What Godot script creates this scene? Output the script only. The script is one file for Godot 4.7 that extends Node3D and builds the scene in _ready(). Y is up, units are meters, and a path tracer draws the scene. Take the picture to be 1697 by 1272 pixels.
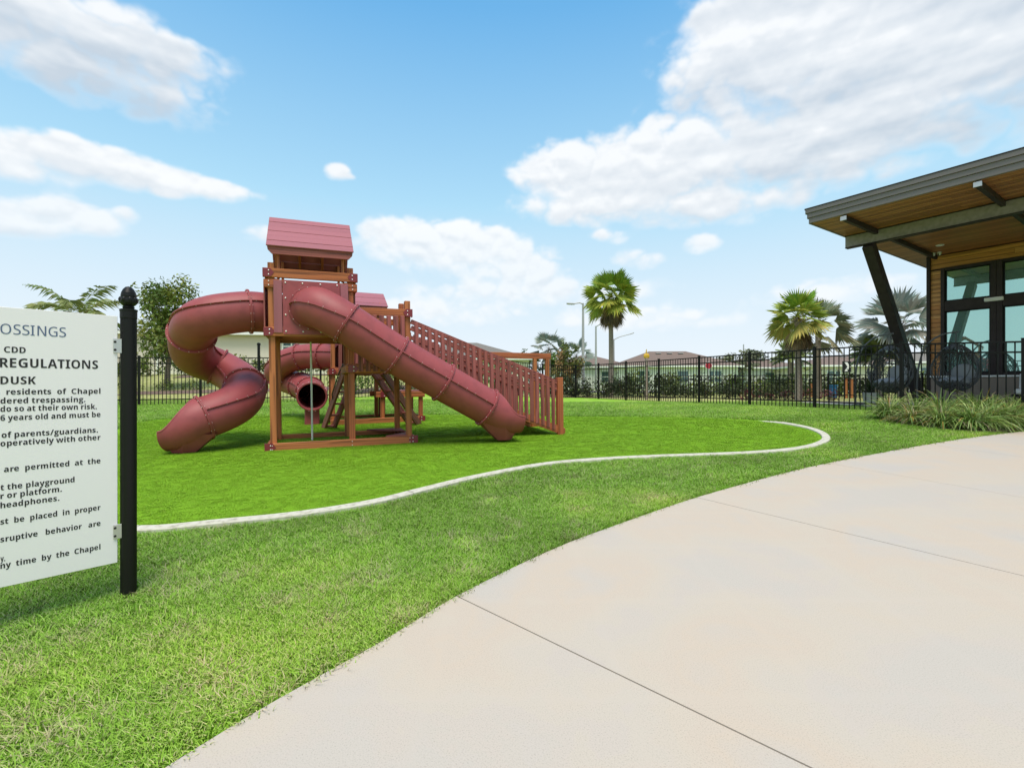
extends Node3D
# A playground on artificial turf beside a clubhouse. Metres, y up, the camera looks along -z. "d" below means distance along -z.

const EYE := 1.3
var rng := RandomNumberGenerator.new()
var used := {}
var M := {}
var mesh_cache := {}

# ------------------------------------------------------------------ mesh collecting
class MB:
	var v := PackedVector3Array()
	var n := PackedVector3Array()
	var c := PackedColorArray()
	var uv := PackedVector2Array()
	var col := Color(1, 1, 1)
	func tri(a: Vector3, b: Vector3, d: Vector3, na: Vector3, nb: Vector3, nd: Vector3) -> void:
		if (b - a).cross(d - a).dot(na + nb + nd) > 0.0:
			var t := b
			b = d
			d = t
			t = nb
			nb = nd
			nd = t
		v.append(a); v.append(b); v.append(d)
		n.append(na); n.append(nb); n.append(nd)
		c.append(col); c.append(col); c.append(col)
	func quad(a: Vector3, b: Vector3, d: Vector3, e: Vector3, nn: Vector3) -> void:
		tri(a, b, d, nn, nn, nn)
		tri(a, d, e, nn, nn, nn)
	func fquad(a: Vector3, b: Vector3, d: Vector3, e: Vector3, out: Vector3) -> void:
		var nn := (b - a).cross(d - a)
		if nn.length() < 1e-9:
			nn = (d - a).cross(e - a)
		nn = nn.normalized()
		if nn.dot(out) < 0:
			nn = -nn
		quad(a, b, d, e, nn)
	func squad(a: Vector3, b: Vector3, d: Vector3, e: Vector3, na: Vector3, nb: Vector3, nd: Vector3, ne: Vector3) -> void:
		tri(a, b, d, na, nb, nd)
		tri(a, d, e, na, nd, ne)
	func box(t: Transform3D, s: Vector3, bev := 0.0) -> void:
		var h := s * 0.5
		if bev <= 0.0:
			for ax in 3:
				for sg in [-1.0, 1.0]:
					var nn := Vector3.ZERO
					nn[ax] = sg
					var b1 := (ax + 1) % 3
					var b2 := (ax + 2) % 3
					var q := []
					for k in [[-1, -1], [1, -1], [1, 1], [-1, 1]]:
						var p := Vector3.ZERO
						p[ax] = sg * h[ax]
						p[b1] = k[0] * h[b1]
						p[b2] = k[1] * h[b2]
						q.append(t * p)
					quad(q[0], q[1], q[2], q[3], (t.basis * nn).normalized())
			return
		bev = minf(bev, minf(h.x, minf(h.y, h.z)) * 0.45)
		var g := func(x: float, y: float, z: float, ax: int) -> Vector3:
			var p := Vector3(x * (h.x - bev), y * (h.y - bev), z * (h.z - bev))
			p[ax] += [x, y, z][ax] * bev
			return t * p
		for ax in 3:
			var b1 := (ax + 1) % 3
			var b2 := (ax + 2) % 3
			for sg in [-1.0, 1.0]:
				var q := []
				for k in [[-1.0, -1.0], [1.0, -1.0], [1.0, 1.0], [-1.0, 1.0]]:
					var p := Vector3.ZERO
					p[ax] = sg
					p[b1] = k[0]
					p[b2] = k[1]
					q.append(g.call(p.x, p.y, p.z, ax))
				var nn := Vector3.ZERO
				nn[ax] = sg
				quad(q[0], q[1], q[2], q[3], (t.basis * nn).normalized())
			for s1 in [-1.0, 1.0]:
				for s2 in [-1.0, 1.0]:
					var q := []
					for e in [-1.0, 1.0]:
						var p := Vector3.ZERO
						p[ax] = e
						p[b1] = s1
						p[b2] = s2
						q.append([g.call(p.x, p.y, p.z, b1), g.call(p.x, p.y, p.z, b2)])
					var nn := Vector3.ZERO
					nn[b1] = s1
					nn[b2] = s2
					quad(q[0][0], q[0][1], q[1][1], q[1][0], (t.basis * nn).normalized())
		for x in [-1.0, 1.0]:
			for y in [-1.0, 1.0]:
				for z in [-1.0, 1.0]:
					var nn := (t.basis * Vector3(x, y, z)).normalized()
					tri(g.call(x, y, z, 0), g.call(x, y, z, 1), g.call(x, y, z, 2), nn, nn, nn)
	func bar(a: Vector3, b: Vector3, w: float, hh: float, up := Vector3.UP, bev := 0.0) -> void:
		box(MB.along(a, b, up), Vector3(a.distance_to(b), hh, w), bev)
	static func along(a: Vector3, b: Vector3, up := Vector3.UP) -> Transform3D:
		var x := (b - a).normalized()
		if absf(x.dot(up.normalized())) > 0.98:
			up = Vector3(0.0, 0.0, 1.0) if absf(x.z) < 0.9 else Vector3(1, 0, 0)
		var z := x.cross(up).normalized()
		var y := z.cross(x)
		return Transform3D(Basis(x, y, z), (a + b) * 0.5)
	func tube(pts: Array, r0: float, r1 := -1.0, segs := 8, caps := true) -> void:
		if r1 < 0:
			r1 = r0
		var prev := []
		var prevn := []
		var x := Vector3.ZERO
		for i in pts.size():
			var dir: Vector3 = (pts[mini(i + 1, pts.size() - 1)] - pts[maxi(i - 1, 0)]).normalized()
			if i == 0:
				x = dir.cross(Vector3.UP if absf(dir.y) < 0.95 else Vector3.RIGHT).normalized()
			else:
				x = (x - dir * x.dot(dir)).normalized()
			var y := dir.cross(x)
			var r := lerpf(r0, r1, float(i) / maxf(1, pts.size() - 1))
			var ring := []
			var rn := []
			for k in segs:
				var a := TAU * k / segs
				var o := x * cos(a) + y * sin(a)
				ring.append(pts[i] + o * r)
				rn.append(o)
			if i > 0:
				for k in segs:
					var k2 := (k + 1) % segs
					squad(prev[k], prev[k2], ring[k2], ring[k], prevn[k], prevn[k2], rn[k2], rn[k])
			if caps and (i == 0 or i == pts.size() - 1):
				var nn := -dir if i == 0 else dir
				for k in segs:
					tri(pts[i], ring[k], ring[(k + 1) % segs], nn, nn, nn)
			prev = ring
			prevn = rn
	func lathe(prof: Array, base := Vector3.ZERO, segs := 20, flute := 0.0) -> void:
		# prof: Vector2(radius, y)
		for i in prof.size() - 1:
			var p: Vector2 = prof[i]
			var q: Vector2 = prof[i + 1]
			var sl := Vector2(q.y - p.y, p.x - q.x).normalized()
			for k in segs:
				var a := TAU * k / segs
				var b := TAU * (k + 1) / segs
				var fa := 1.0 - (flute if k % 2 == 0 else 0.0)
				var fb := 1.0 - (flute if (k + 1) % 2 == 0 else 0.0)
				var da := Vector3(cos(a), 0, sin(a))
				var db := Vector3(cos(b), 0, sin(b))
				var na := Vector3(da.x * sl.x, sl.y, da.z * sl.x)
				var nb := Vector3(db.x * sl.x, sl.y, db.z * sl.x)
				squad(base + da * p.x * fa + Vector3.UP * p.y, base + db * p.x * fb + Vector3.UP * p.y, base + db * q.x * fb + Vector3.UP * q.y, base + da * q.x * fa + Vector3.UP * q.y, na, nb, nb, na)
	func ball(o: Vector3, r: Vector3, la := 8, lo := 12) -> void:
		for i in la:
			var t0 := PI * i / la - PI / 2
			var t1 := PI * (i + 1) / la - PI / 2
			for k in lo:
				var p0 := TAU * k / lo
				var p1 := TAU * (k + 1) / lo
				var q := [Vector3(cos(t0) * cos(p0), sin(t0), cos(t0) * sin(p0)), Vector3(cos(t0) * cos(p1), sin(t0), cos(t0) * sin(p1)), Vector3(cos(t1) * cos(p1), sin(t1), cos(t1) * sin(p1)), Vector3(cos(t1) * cos(p0), sin(t1), cos(t1) * sin(p0))]
				var nn := []
				for z in q:
					nn.append((z / r).normalized())
				squad(o + q[0] * r, o + q[1] * r, o + q[2] * r, o + q[3] * r, nn[0], nn[1], nn[2], nn[3])
	func prism(poly: Array, t: Transform3D, depth: float) -> void:
		# polygon in local xy, pushed along local z by depth (centred)
		var pk := PackedVector2Array(poly)
		var idx := Geometry2D.triangulate_polygon(pk)
		for sg in [-0.5, 0.5]:
			var nn := (t.basis * Vector3(0, 0, signf(sg))).normalized()
			for i in range(0, idx.size(), 3):
				var q := []
				for k in 3:
					q.append(t * Vector3(pk[idx[i + k]].x, pk[idx[i + k]].y, sg * depth))
				tri(q[0], q[1], q[2], nn, nn, nn)
		var cw := Geometry2D.is_polygon_clockwise(pk)
		for i in pk.size():
			var a := pk[i]
			var b := pk[(i + 1) % pk.size()]
			var e := b - a
			var o := Vector3(e.y, -e.x, 0) * (-1.0 if cw else 1.0)
			fquad(t * Vector3(a.x, a.y, -depth / 2), t * Vector3(b.x, b.y, -depth / 2), t * Vector3(b.x, b.y, depth / 2), t * Vector3(a.x, a.y, depth / 2), t.basis * o)
	func mesh(m: Material, with_color := false) -> ArrayMesh:
		var arr := []
		arr.resize(Mesh.ARRAY_MAX)
		arr[Mesh.ARRAY_VERTEX] = v
		arr[Mesh.ARRAY_NORMAL] = n
		if with_color:
			arr[Mesh.ARRAY_COLOR] = c
		if uv.size() == v.size() and v.size() > 0:
			arr[Mesh.ARRAY_TEX_UV] = uv
		var me := ArrayMesh.new()
		me.add_surface_from_arrays(Mesh.PRIMITIVE_TRIANGLES, arr)
		me.surface_set_material(0, m)
		return me

# ------------------------------------------------------------------ scene helpers
func numbered(called: String) -> String:
	if not used.has(called):
		used[called] = 0
		return called
	used[called] += 1
	return "%s_%03d" % [called, used[called]]

func tag(o: Node, label := "", category := "", group := "", kind := "") -> Node:
	if label: o.set_meta("label", label)
	if category: o.set_meta("category", category)
	if group: o.set_meta("group", group)
	if kind: o.set_meta("kind", kind)
	return o

func thing(called: String, label: String, category: String, at := Vector3.ZERO, turn := 0.0, group := "") -> Node3D:
	var o := Node3D.new()
	o.name = numbered(called)
	add_child(o)
	o.position = at
	o.rotation.y = turn
	tag(o, label, category, group)
	return o

func part(parent: Node, called: String, me: Mesh, t := Transform3D(), kind := "") -> MeshInstance3D:
	var o := MeshInstance3D.new()
	o.mesh = me
	o.transform = t
	o.name = numbered(called) if parent == self else called
	parent.add_child(o, true)
	if kind: o.set_meta("kind", kind)
	return o

func empty_part(parent: Node, called: String, t := Transform3D()) -> Node3D:
	var o := Node3D.new()
	o.name = called
	o.transform = t
	parent.add_child(o, true)
	return o

func build(parent: Node, called: String, b: MB, m: Material, colored := false, kind := "") -> MeshInstance3D:
	return part(parent, called, b.mesh(m, colored), Transform3D(), kind)

func box_mesh(s: Vector3, m: Material, bev := 0.004) -> ArrayMesh:
	var key := [Vector3i(s * 2000.0), m, bev]
	if not mesh_cache.has(key):
		var b := MB.new()
		b.box(Transform3D(), s, bev)
		mesh_cache[key] = b.mesh(m)
	return mesh_cache[key]

# a board from a to b: w is its size across (a->b cross up), h along up
func board(parent: Node, called: String, a: Vector3, b: Vector3, w: float, h: float, m: Material, up := Vector3.UP, bev := 0.005) -> MeshInstance3D:
	return part(parent, called, box_mesh(Vector3(a.distance_to(b), h, w), m, bev), MB.along(a, b, up))

func pick(list: Array) -> Variant:
	return list[rng.randi() % list.size()]

# ------------------------------------------------------------------ terrain
const PROFILE_A := [[-30.0, -0.3], [0.0, 0.0], [3.0, 0.12], [7.0, 0.30], [9.0, 0.345], [12.0, 0.49], [15.0, 0.63], [20.0, 0.65], [5000.0, 0.65]]
const PROFILE_B := [[-30.0, -0.3], [0.0, 0.0], [4.0, 0.26], [8.0, 0.53], [10.0, 0.66], [12.0, 0.68], [20.0, 0.65], [5000.0, 0.65]]
func table(t: Array, d: float) -> float:
	for i in range(1, t.size()):
		if d <= t[i][0]:
			return lerpf(t[i - 1][1], t[i][1], clampf((d - t[i - 1][0]) / (t[i][0] - t[i - 1][0]), 0, 1))
	return t[-1][1]
func ground(x: float, d: float) -> float:
	var t := smoothstep(1.0, 7.0, x)
	return lerpf(table(PROFILE_A, d), table(PROFILE_B, d), t) + 1.2 * (1.0 - smoothstep(-4.0, 2.0, x)) * smoothstep(14.5, 28.0, d)
func gp(x: float, d: float, lift := 0.0) -> Vector3:
	return Vector3(x, ground(x, d) + lift, -d)

func spline(pts: Array, closed: bool, step: float) -> PackedVector2Array:
	var out := PackedVector2Array()
	var n := pts.size()
	for i in (n if closed else n - 1):
		var p0: Vector2 = pts[(i - 1 + n) % n] if closed or i > 0 else pts[0]
		var p1: Vector2 = pts[i]
		var p2: Vector2 = pts[(i + 1) % n]
		var p3: Vector2 = pts[(i + 2) % n] if closed or i < n - 2 else pts[n - 1]
		var k := maxi(1, int(p1.distance_to(p2) / step))
		for j in k:
			out.append(p1.cubic_interpolate(p2, p0, p3, float(j) / k))
	if not closed:
		out.append(pts[n - 1])
	return out

# a sheet over a polygon (x, d) that follows the ground
func sheet(b: MB, poly: PackedVector2Array, lift: float, cell: float) -> void:
	var lo := poly[0]
	var hi := poly[0]
	for p in poly:
		lo = lo.min(p)
		hi = hi.max(p)
	var nx := int(ceil((hi.x - lo.x) / cell))
	var ny := int(ceil((hi.y - lo.y) / cell))
	for i in nx:
		for j in ny:
			var a := lo + Vector2(i, j) * cell
			var sq := PackedVector2Array([a, a + Vector2(cell, 0), a + Vector2(cell, cell), a + Vector2(0, cell)])
			for pc in Geometry2D.intersect_polygons(sq, poly):
				var idx := Geometry2D.triangulate_polygon(pc)
				for k in range(0, idx.size(), 3):
					var q := []
					for m in 3:
						q.append(gp(pc[idx[k + m]].x, pc[idx[k + m]].y, lift))
					b.tri(q[0], q[1], q[2], Vector3.UP, Vector3.UP, Vector3.UP)

func skirt(b: MB, poly: PackedVector2Array, top: float, bottom: float) -> void:
	var cw := Geometry2D.is_polygon_clockwise(poly)
	for i in poly.size():
		var p := poly[i]
		var q := poly[(i + 1) % poly.size()]
		var k := maxi(1, int(p.distance_to(q) / 0.5))
		for j in k:
			var a := p.lerp(q, float(j) / k)
			var c := p.lerp(q, float(j + 1) / k)
			var e := (c - a)
			var o := Vector3(e.y, 0, e.x) * (-1.0 if cw else 1.0)
			b.fquad(gp(a.x, a.y, top), gp(c.x, c.y, top), gp(c.x, c.y, bottom), gp(a.x, a.y, bottom), o)

# ------------------------------------------------------------------ materials
func noise(freq: float, sd: int, oct := 4, type := FastNoiseLite.TYPE_SIMPLEX_SMOOTH) -> FastNoiseLite:
	var f := FastNoiseLite.new()
	f.noise_type = type
	f.frequency = freq
	f.seed = sd
	f.fractal_octaves = oct
	return f

func lin(r: float, g: float, b: float) -> Color:
	return Color(r, g, b).linear_to_srgb()

func mat(called: String, c: Color, rough := 0.7, metal := 0.0) -> StandardMaterial3D:
	var m := StandardMaterial3D.new()
	m.resource_name = called
	m.albedo_color = c
	m.roughness = rough
	m.metallic = metal
	M[called] = m
	return m

# seamless mottled texture between colours (linear), value from noise mapped through a ramp
func mottle(size: int, freq: float, sd: int, stops: Array, oct := 5, stretch := 1.0) -> ImageTexture:
	var nz := noise(freq, sd, oct)
	var im := Image.create(size, size, false, Image.FORMAT_RGB8)
	var src := nz.get_seamless_image(size, size, false, false, 0.15) if stretch == 1.0 else nz.get_seamless_image(int(size / stretch), size, false, false, 0.15)
	src.convert(Image.FORMAT_L8)
	if stretch != 1.0:
		src.resize(size, size, Image.INTERPOLATE_CUBIC)
	var g := Gradient.new()
	g.offsets = PackedFloat32Array(stops.map(func(s): return s[0]))
	g.colors = PackedColorArray(stops.map(func(s): return s[1]))
	for y in size:
		for x in size:
			im.set_pixel(x, y, g.sample(src.get_pixel(x, y).r).linear_to_srgb())
	im.generate_mipmaps()
	return ImageTexture.create_from_image(im)

func grey(size: int, freq: float, sd: int, oct := 5, stretch := 1.0) -> ImageTexture:
	return mottle(size, freq, sd, [[0.0, Color(0, 0, 0).srgb_to_linear()], [1.0, Color(1, 1, 1)]], oct, stretch)

func tri_map(m: StandardMaterial3D, scale: Vector3, world := false, off := Vector3.ZERO) -> void:
	m.uv1_triplanar = true
	m.uv1_world_triplanar = world
	m.uv1_scale = scale
	m.uv1_offset = off
	m.uv1_triplanar_sharpness = 4.0

func wood_set(key: String, tex: Texture2D, rel: Texture2D, tints: Array, scale: Vector3, rough: float) -> Array:
	var out := []
	for i in tints.size():
		var m := mat("%s_%d" % [key, i], tints[i], rough)
		m.albedo_texture = tex
		m.heightmap_enabled = true
		m.heightmap_texture = rel
		m.heightmap_scale = 0.12
		tri_map(m, scale, false, Vector3(0.37 * i, 0.21 * i, 0.53 * i))
		out.append(m)
	M[key] = out
	return out

func make_materials() -> void:
	var grain := mottle(512, 0.012, 3, [[0.15, Color(0.42, 0.40, 0.40)], [0.42, Color(0.78, 0.76, 0.74)], [0.55, Color(0.95, 0.95, 0.95)], [0.8, Color(1, 1, 1)]], 5, 10.0)
	var faint := mottle(512, 0.012, 4, [[0.1, Color(0.86, 0.85, 0.85)], [0.5, Color(0.97, 0.97, 0.97)], [0.8, Color(1, 1, 1)]], 5, 10.0)
	var fine := grey(256, 0.05, 5, 4, 12.0)
	wood_set("cedar", grain, fine, [lin(0.44, 0.130, 0.038), lin(0.40, 0.115, 0.034), lin(0.47, 0.150, 0.048), lin(0.42, 0.112, 0.040)], Vector3(0.7, 3.2, 3.2), 0.62)
	wood_set("redboard", grain, fine, [lin(0.30, 0.078, 0.062), lin(0.27, 0.074, 0.062), lin(0.33, 0.090, 0.078)], Vector3(0.7, 3.2, 3.2), 0.6)
	wood_set("roofboard", faint, fine, [lin(0.34, 0.105, 0.124), lin(0.32, 0.098, 0.117), lin(0.36, 0.114, 0.134)], Vector3(0.5, 1.5, 1.5), 0.5)
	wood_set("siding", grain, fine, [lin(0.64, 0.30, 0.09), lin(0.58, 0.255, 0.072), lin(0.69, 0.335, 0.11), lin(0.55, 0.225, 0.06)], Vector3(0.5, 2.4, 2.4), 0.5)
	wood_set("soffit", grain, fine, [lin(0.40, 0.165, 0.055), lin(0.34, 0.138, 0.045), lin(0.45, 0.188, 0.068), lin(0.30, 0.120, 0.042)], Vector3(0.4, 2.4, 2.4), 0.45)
	var bumpy := grey(256, 0.09, 11, 3)
	var scuff := mottle(512, 0.008, 17, [[0.2, Color(0.86, 0.86, 0.86)], [0.5, Color(0.97, 0.97, 0.97)], [0.72, Color(1, 1, 1)], [0.9, Color(1.0, 0.94, 0.94)]], 6)
	var p := mat("plastic", lin(0.30, 0.062, 0.068), 0.52)
	p.albedo_texture = scuff
	p.heightmap_enabled = true
	p.heightmap_texture = bumpy
	p.heightmap_scale = 0.03
	p.metallic_specular = 0.44
	tri_map(p, Vector3(0.9, 0.9, 0.9))
	var p2 := mat("panel", lin(0.32, 0.062, 0.070), 0.45)
	p2.albedo_texture = scuff
	tri_map(p2, Vector3(1.1, 1.1, 1.1))
	mat("bracket", lin(0.20, 0.022, 0.032), 0.4)
	mat("bolt", lin(0.75, 0.72, 0.70), 0.35, 0.6)
	mat("rope", lin(0.72, 0.72, 0.68), 0.8)
	mat("chain", lin(0.10, 0.10, 0.10), 0.5, 0.6)
	# dark coated metal
	var bm := mat("black_metal", lin(0.007, 0.007, 0.007), 0.42)
	bm.metallic_specular = 0.34
	var dm := mat("dark_steel", lin(0.043, 0.034, 0.035), 0.5)
	dm.metallic_specular = 0.28
	dm.albedo_texture = mottle(256, 0.02, 21, [[0.2, Color(0.8, 0.8, 0.8)], [0.7, Color(1, 1, 1)]], 4)
	tri_map(dm, Vector3(0.8, 0.8, 0.8))
	var gs := mat("grey_beam", lin(0.26, 0.228, 0.238), 0.55)
	gs.albedo_texture = dm.albedo_texture
	tri_map(gs, Vector3(1.3, 1.3, 1.3))
	mat("fascia", lin(0.16, 0.138, 0.142), 0.5)
	var gl := mat("teal_glass", lin(0.42, 0.70, 0.63), 0.015, 0.75)
	gl.metallic_specular = 0.6
	mat("white_plastic", lin(0.72, 0.72, 0.70), 0.5)
	mat("sign_face", lin(0.79, 0.755, 0.775), 0.5)
	M.sign_face.heightmap_enabled = true
	M.sign_face.heightmap_texture = grey(256, 0.35, 41, 2)
	M.sign_face.heightmap_scale = 0.02
	tri_map(M.sign_face, Vector3(2, 2, 2))
	mat("ink", lin(0.012, 0.012, 0.013), 0.6)
	mat("blue_ink", lin(0.075, 0.115, 0.21), 0.6)
	mat("aluminium", lin(0.55, 0.55, 0.56), 0.35, 0.8)
	# concrete
	var conc := mottle(1024, 0.0035, 51, [[0.15, Color(0.475, 0.43, 0.38)], [0.34, Color(0.495, 0.435, 0.37)], [0.5, Color(0.505, 0.435, 0.358)], [0.62, Color(0.51, 0.43, 0.35)], [0.75, Color(0.49, 0.432, 0.37)], [0.9, Color(0.47, 0.428, 0.382)]], 6)
	var speck := mottle(512, 0.22, 53, [[0.08, Color(0.62, 0.60, 0.58)], [0.30, Color(0.93, 0.93, 0.92)], [0.6, Color(1, 1, 1)], [0.92, Color(1, 1, 1)]], 3)
	var co := mat("concrete", Color(1, 1, 1), 0.82)
	co.albedo_texture = conc
	co.detail_enabled = true
	co.detail_blend_mode = BaseMaterial3D.BLEND_MODE_MUL
	co.detail_albedo = speck
	co.detail_uv_layer = BaseMaterial3D.DETAIL_UV_2
	co.uv2_triplanar = true
	co.uv2_world_triplanar = true
	co.uv2_scale = Vector3(1.3, 1.3, 1.3)
	co.heightmap_enabled = true
	co.heightmap_texture = grey(512, 0.25, 55, 3)
	co.heightmap_scale = 0.05
	tri_map(co, Vector3(0.19, 0.19, 0.19), true)
	var kb := mat("kerb", lin(0.56, 0.54, 0.46), 0.85)
	kb.albedo_texture = mottle(512, 0.02, 57, [[0.12, Color(0.55, 0.53, 0.48)], [0.4, Color(0.9, 0.89, 0.86)], [0.7, Color(1, 1, 1)]], 5)
	tri_map(kb, Vector3(1.1, 1.1, 1.1), true)
	mat("joint", lin(0.10, 0.105, 0.125), 0.9)
	# grounds
	var soil := mottle(1024, 0.006, 61, [[0.2, Color(0.20, 0.38, 0.035)], [0.42, Color(0.23, 0.43, 0.045)], [0.6, Color(0.26, 0.44, 0.06)], [0.74, Color(0.33, 0.42, 0.12)], [0.88, Color(0.23, 0.41, 0.05)]], 6)
	var lw := mat("lawn", Color(1, 1, 1), 0.95)
	lw.albedo_texture = soil
	lw.metallic_specular = 0.1
	tri_map(lw, Vector3(0.23, 0.23, 0.23), true)
	var tf := mat("turf", lin(0.20, 0.39, 0.026), 0.9)
	tf.albedo_texture = mottle(512, 0.22, 63, [[0.15, Color(0.55, 0.58, 0.52)], [0.5, Color(0.88, 0.9, 0.88)], [0.85, Color(1, 1, 1)]], 3)
	tf.metallic_specular = 0.1
	tri_map(tf, Vector3(0.8, 0.8, 0.8), true)
	for k in [["grass_blade", 0.7], ["turf_blade", 0.55]]:
		var g := mat(k[0], Color(1, 1, 1), k[1])
		g.vertex_color_use_as_albedo = true
		g.backlight_enabled = true
		g.backlight = Color(0.35, 0.35, 0.35).linear_to_srgb()
		g.metallic_specular = 0.28
	var mu := mat("mulch", Color(1, 1, 1), 0.95)
	mu.albedo_texture = mottle(512, 0.06, 65, [[0.2, Color(0.05, 0.03, 0.02)], [0.5, Color(0.16, 0.10, 0.07)], [0.8, Color(0.30, 0.21, 0.16)]], 4)
	tri_map(mu, Vector3(0.8, 0.8, 0.8), true)
	# foliage: vertex colours carry the leaf colour
	for k in ["leaf", "palm_leaf"]:
		var l := mat(k, Color(1, 1, 1), 0.55)
		l.vertex_color_use_as_albedo = true
		l.backlight_enabled = true
		l.backlight = Color(0.4, 0.4, 0.4).linear_to_srgb()
		l.metallic_specular = 0.35
	var bk := mat("bark", lin(0.22, 0.17, 0.125), 0.9)
	bk.albedo_texture = mottle(256, 0.03, 71, [[0.2, Color(0.45, 0.42, 0.4)], [0.6, Color(0.95, 0.95, 0.95)], [0.9, Color(1, 1, 1)]], 4)
	bk.heightmap_enabled = true
	bk.heightmap_texture = bk.albedo_texture
	bk.heightmap_scale = 0.6
	tri_map(bk, Vector3(1.2, 4.0, 1.2))
	var pt := mat("palm_trunk", lin(0.34, 0.285, 0.23), 0.9)
	pt.albedo_texture = bk.albedo_texture
	pt.heightmap_enabled = true
	pt.heightmap_texture = bk.albedo_texture
	pt.heightmap_scale = 0.6
	tri_map(pt, Vector3(1.0, 6.0, 1.0))
	var dl := mat("dry_lawn", Color(1, 1, 1), 0.95)
	dl.albedo_texture = mottle(512, 0.02, 67, [[0.2, Color(0.22, 0.27, 0.07)], [0.5, Color(0.33, 0.34, 0.13)], [0.8, Color(0.40, 0.37, 0.20)]], 5)
	dl.metallic_specular = 0.1
	tri_map(dl, Vector3(0.4, 0.4, 0.4), true)
	var asp := mat("asphalt", lin(0.075, 0.074, 0.073), 0.9)
	asp.albedo_texture = speck
	tri_map(asp, Vector3(0.6, 0.6, 0.6), true)
	# buildings beyond
	mat("stucco_cream", lin(0.68, 0.60, 0.53), 0.9)
	mat("stucco_white", lin(0.72, 0.68, 0.69), 0.9)
	mat("stucco_grey", lin(0.42, 0.43, 0.44), 0.9)
	mat("trim_white", lin(0.78, 0.78, 0.76), 0.7)
	for k in [["shingle_brown", 0.20, 0.145, 0.12], ["shingle_grey", 0.20, 0.185, 0.165]]:
		var s := mat(k[0], lin(k[1], k[2], k[3]), 0.95)
		s.albedo_texture = mottle(512, 0.12, 81, [[0.2, Color(0.65, 0.65, 0.65)], [0.6, Color(0.95, 0.95, 0.95)], [0.9, Color(1, 1, 1)]], 3, 3.0)
		tri_map(s, Vector3(0.35, 0.35, 0.35))
	mat("house_glass", lin(0.10, 0.15, 0.16), 0.06, 0.3)
	mat("pole_grey", lin(0.42, 0.42, 0.41), 0.5, 0.3)
	mat("stone", lin(0.30, 0.24, 0.20), 0.9)
	M.stone.albedo_texture = speck
	tri_map(M.stone, Vector3(1, 1, 1))
	mat("paver", lin(0.46, 0.43, 0.40), 0.85)
	mat("wicker", lin(0.10, 0.102, 0.108), 0.5)
	mat("cushion", lin(0.30, 0.305, 0.32), 0.95)
	mat("cushion_white", lin(0.68, 0.68, 0.67), 0.95)
	mat("pot", lin(0.30, 0.31, 0.33), 0.6)
	mat("red_sign", lin(0.42, 0.03, 0.04), 0.5)
	mat("yellow_sign", lin(0.62, 0.38, 0.03), 0.5)
	mat("orange_paint", lin(0.42, 0.17, 0.06), 0.6)
	mat("blue_paint", lin(0.03, 0.20, 0.45), 0.5)

# ------------------------------------------------------------------ sky
# clouds as [azimuth, elevation, half width, half height (degrees), greyness, strength]
const CLOUDS := [
	[-43.0, 25.6, 12.5, 3.0, 0.8, 1.0], [-40.5, 28.5, 9.5, 2.8, 0.7, 1.0], [-48.0, 27.5, 9.0, 3.6, 0.7, 1.0],
	[-42.0, 18.9, 6.5, 1.9, 0.25, 1.0], [-36.0, 18.7, 6.5, 1.5, 0.25, 1.0], [-31.0, 18.9, 4.0, 0.9, 0.25, 0.9], [-48.5, 17.2, 6.0, 1.9, 0.25, 1.0],
	[-43.0, 14.2, 4.6, 1.7, 0.2, 0.95], [-47.5, 13.2, 5.0, 1.6, 0.25, 0.9], [-38.6, 15.2, 1.4, 1.0, 0.1, 0.6],
	[-20.0, 22.3, 1.8, 1.1, 0.05, 0.62], [-18.3, 22.0, 1.2, 0.5, 0.0, 0.4],
	[6.5, 23.0, 6.5, 3.6, 0.2, 1.0], [13.5, 22.5, 8.5, 4.8, 0.25, 1.0], [21.0, 22.0, 9.0, 5.5, 0.35, 1.0], [10.0, 20.0, 9.5, 2.6, 0.3, 1.0], [23.0, 18.5, 9.0, 2.5, 0.3, 0.8],
	[28.0, 30.0, 10.5, 6.5, 0.5, 1.0], [36.0, 29.0, 11.0, 7.5, 0.6, 1.0], [45.0, 26.0, 12.0, 8.5, 0.6, 1.0], [33.0, 22.5, 11.0, 4.8, 0.65, 1.0], [46.0, 33.0, 13.0, 7.0, 0.5, 1.0], [31.0, 34.5, 9.0, 5.0, 0.4, 1.0],
	[-6.0, 15.0, 8.5, 3.4, 0.1, 0.95], [-13.0, 15.6, 6.0, 2.8, 0.1, 0.9], [1.0, 13.0, 6.5, 2.6, 0.1, 0.75], [-27.0, 15.2, 3.4, 1.5, 0.1, 0.6], [-24.0, 13.8, 3.0, 1.6, 0.1, 0.6],
	[21.7, 15.0, 2.6, 1.4, 0.1, 0.62], [11.4, 16.5, 2.5, 1.2, 0.1, 0.55], [14.8, 13.8, 3.8, 1.6, 0.1, 0.55],
	
	[2.0, 10.5, 16.0, 2.6, 0.05, 0.55], [-8.0, 8.0, 14.0, 2.2, 0.05, 0.5], [34.0, 9.0, 12.0, 2.0, 0.0, 0.4], [14.0, 7.0, 14.0, 2.2, 0.05, 0.45],
	[-55.0, 36.0, 16.0, 5.0, 0.5, 1.0], [62.0, 24.0, 12.0, 7.0, 0.5, 1.0]]

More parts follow.
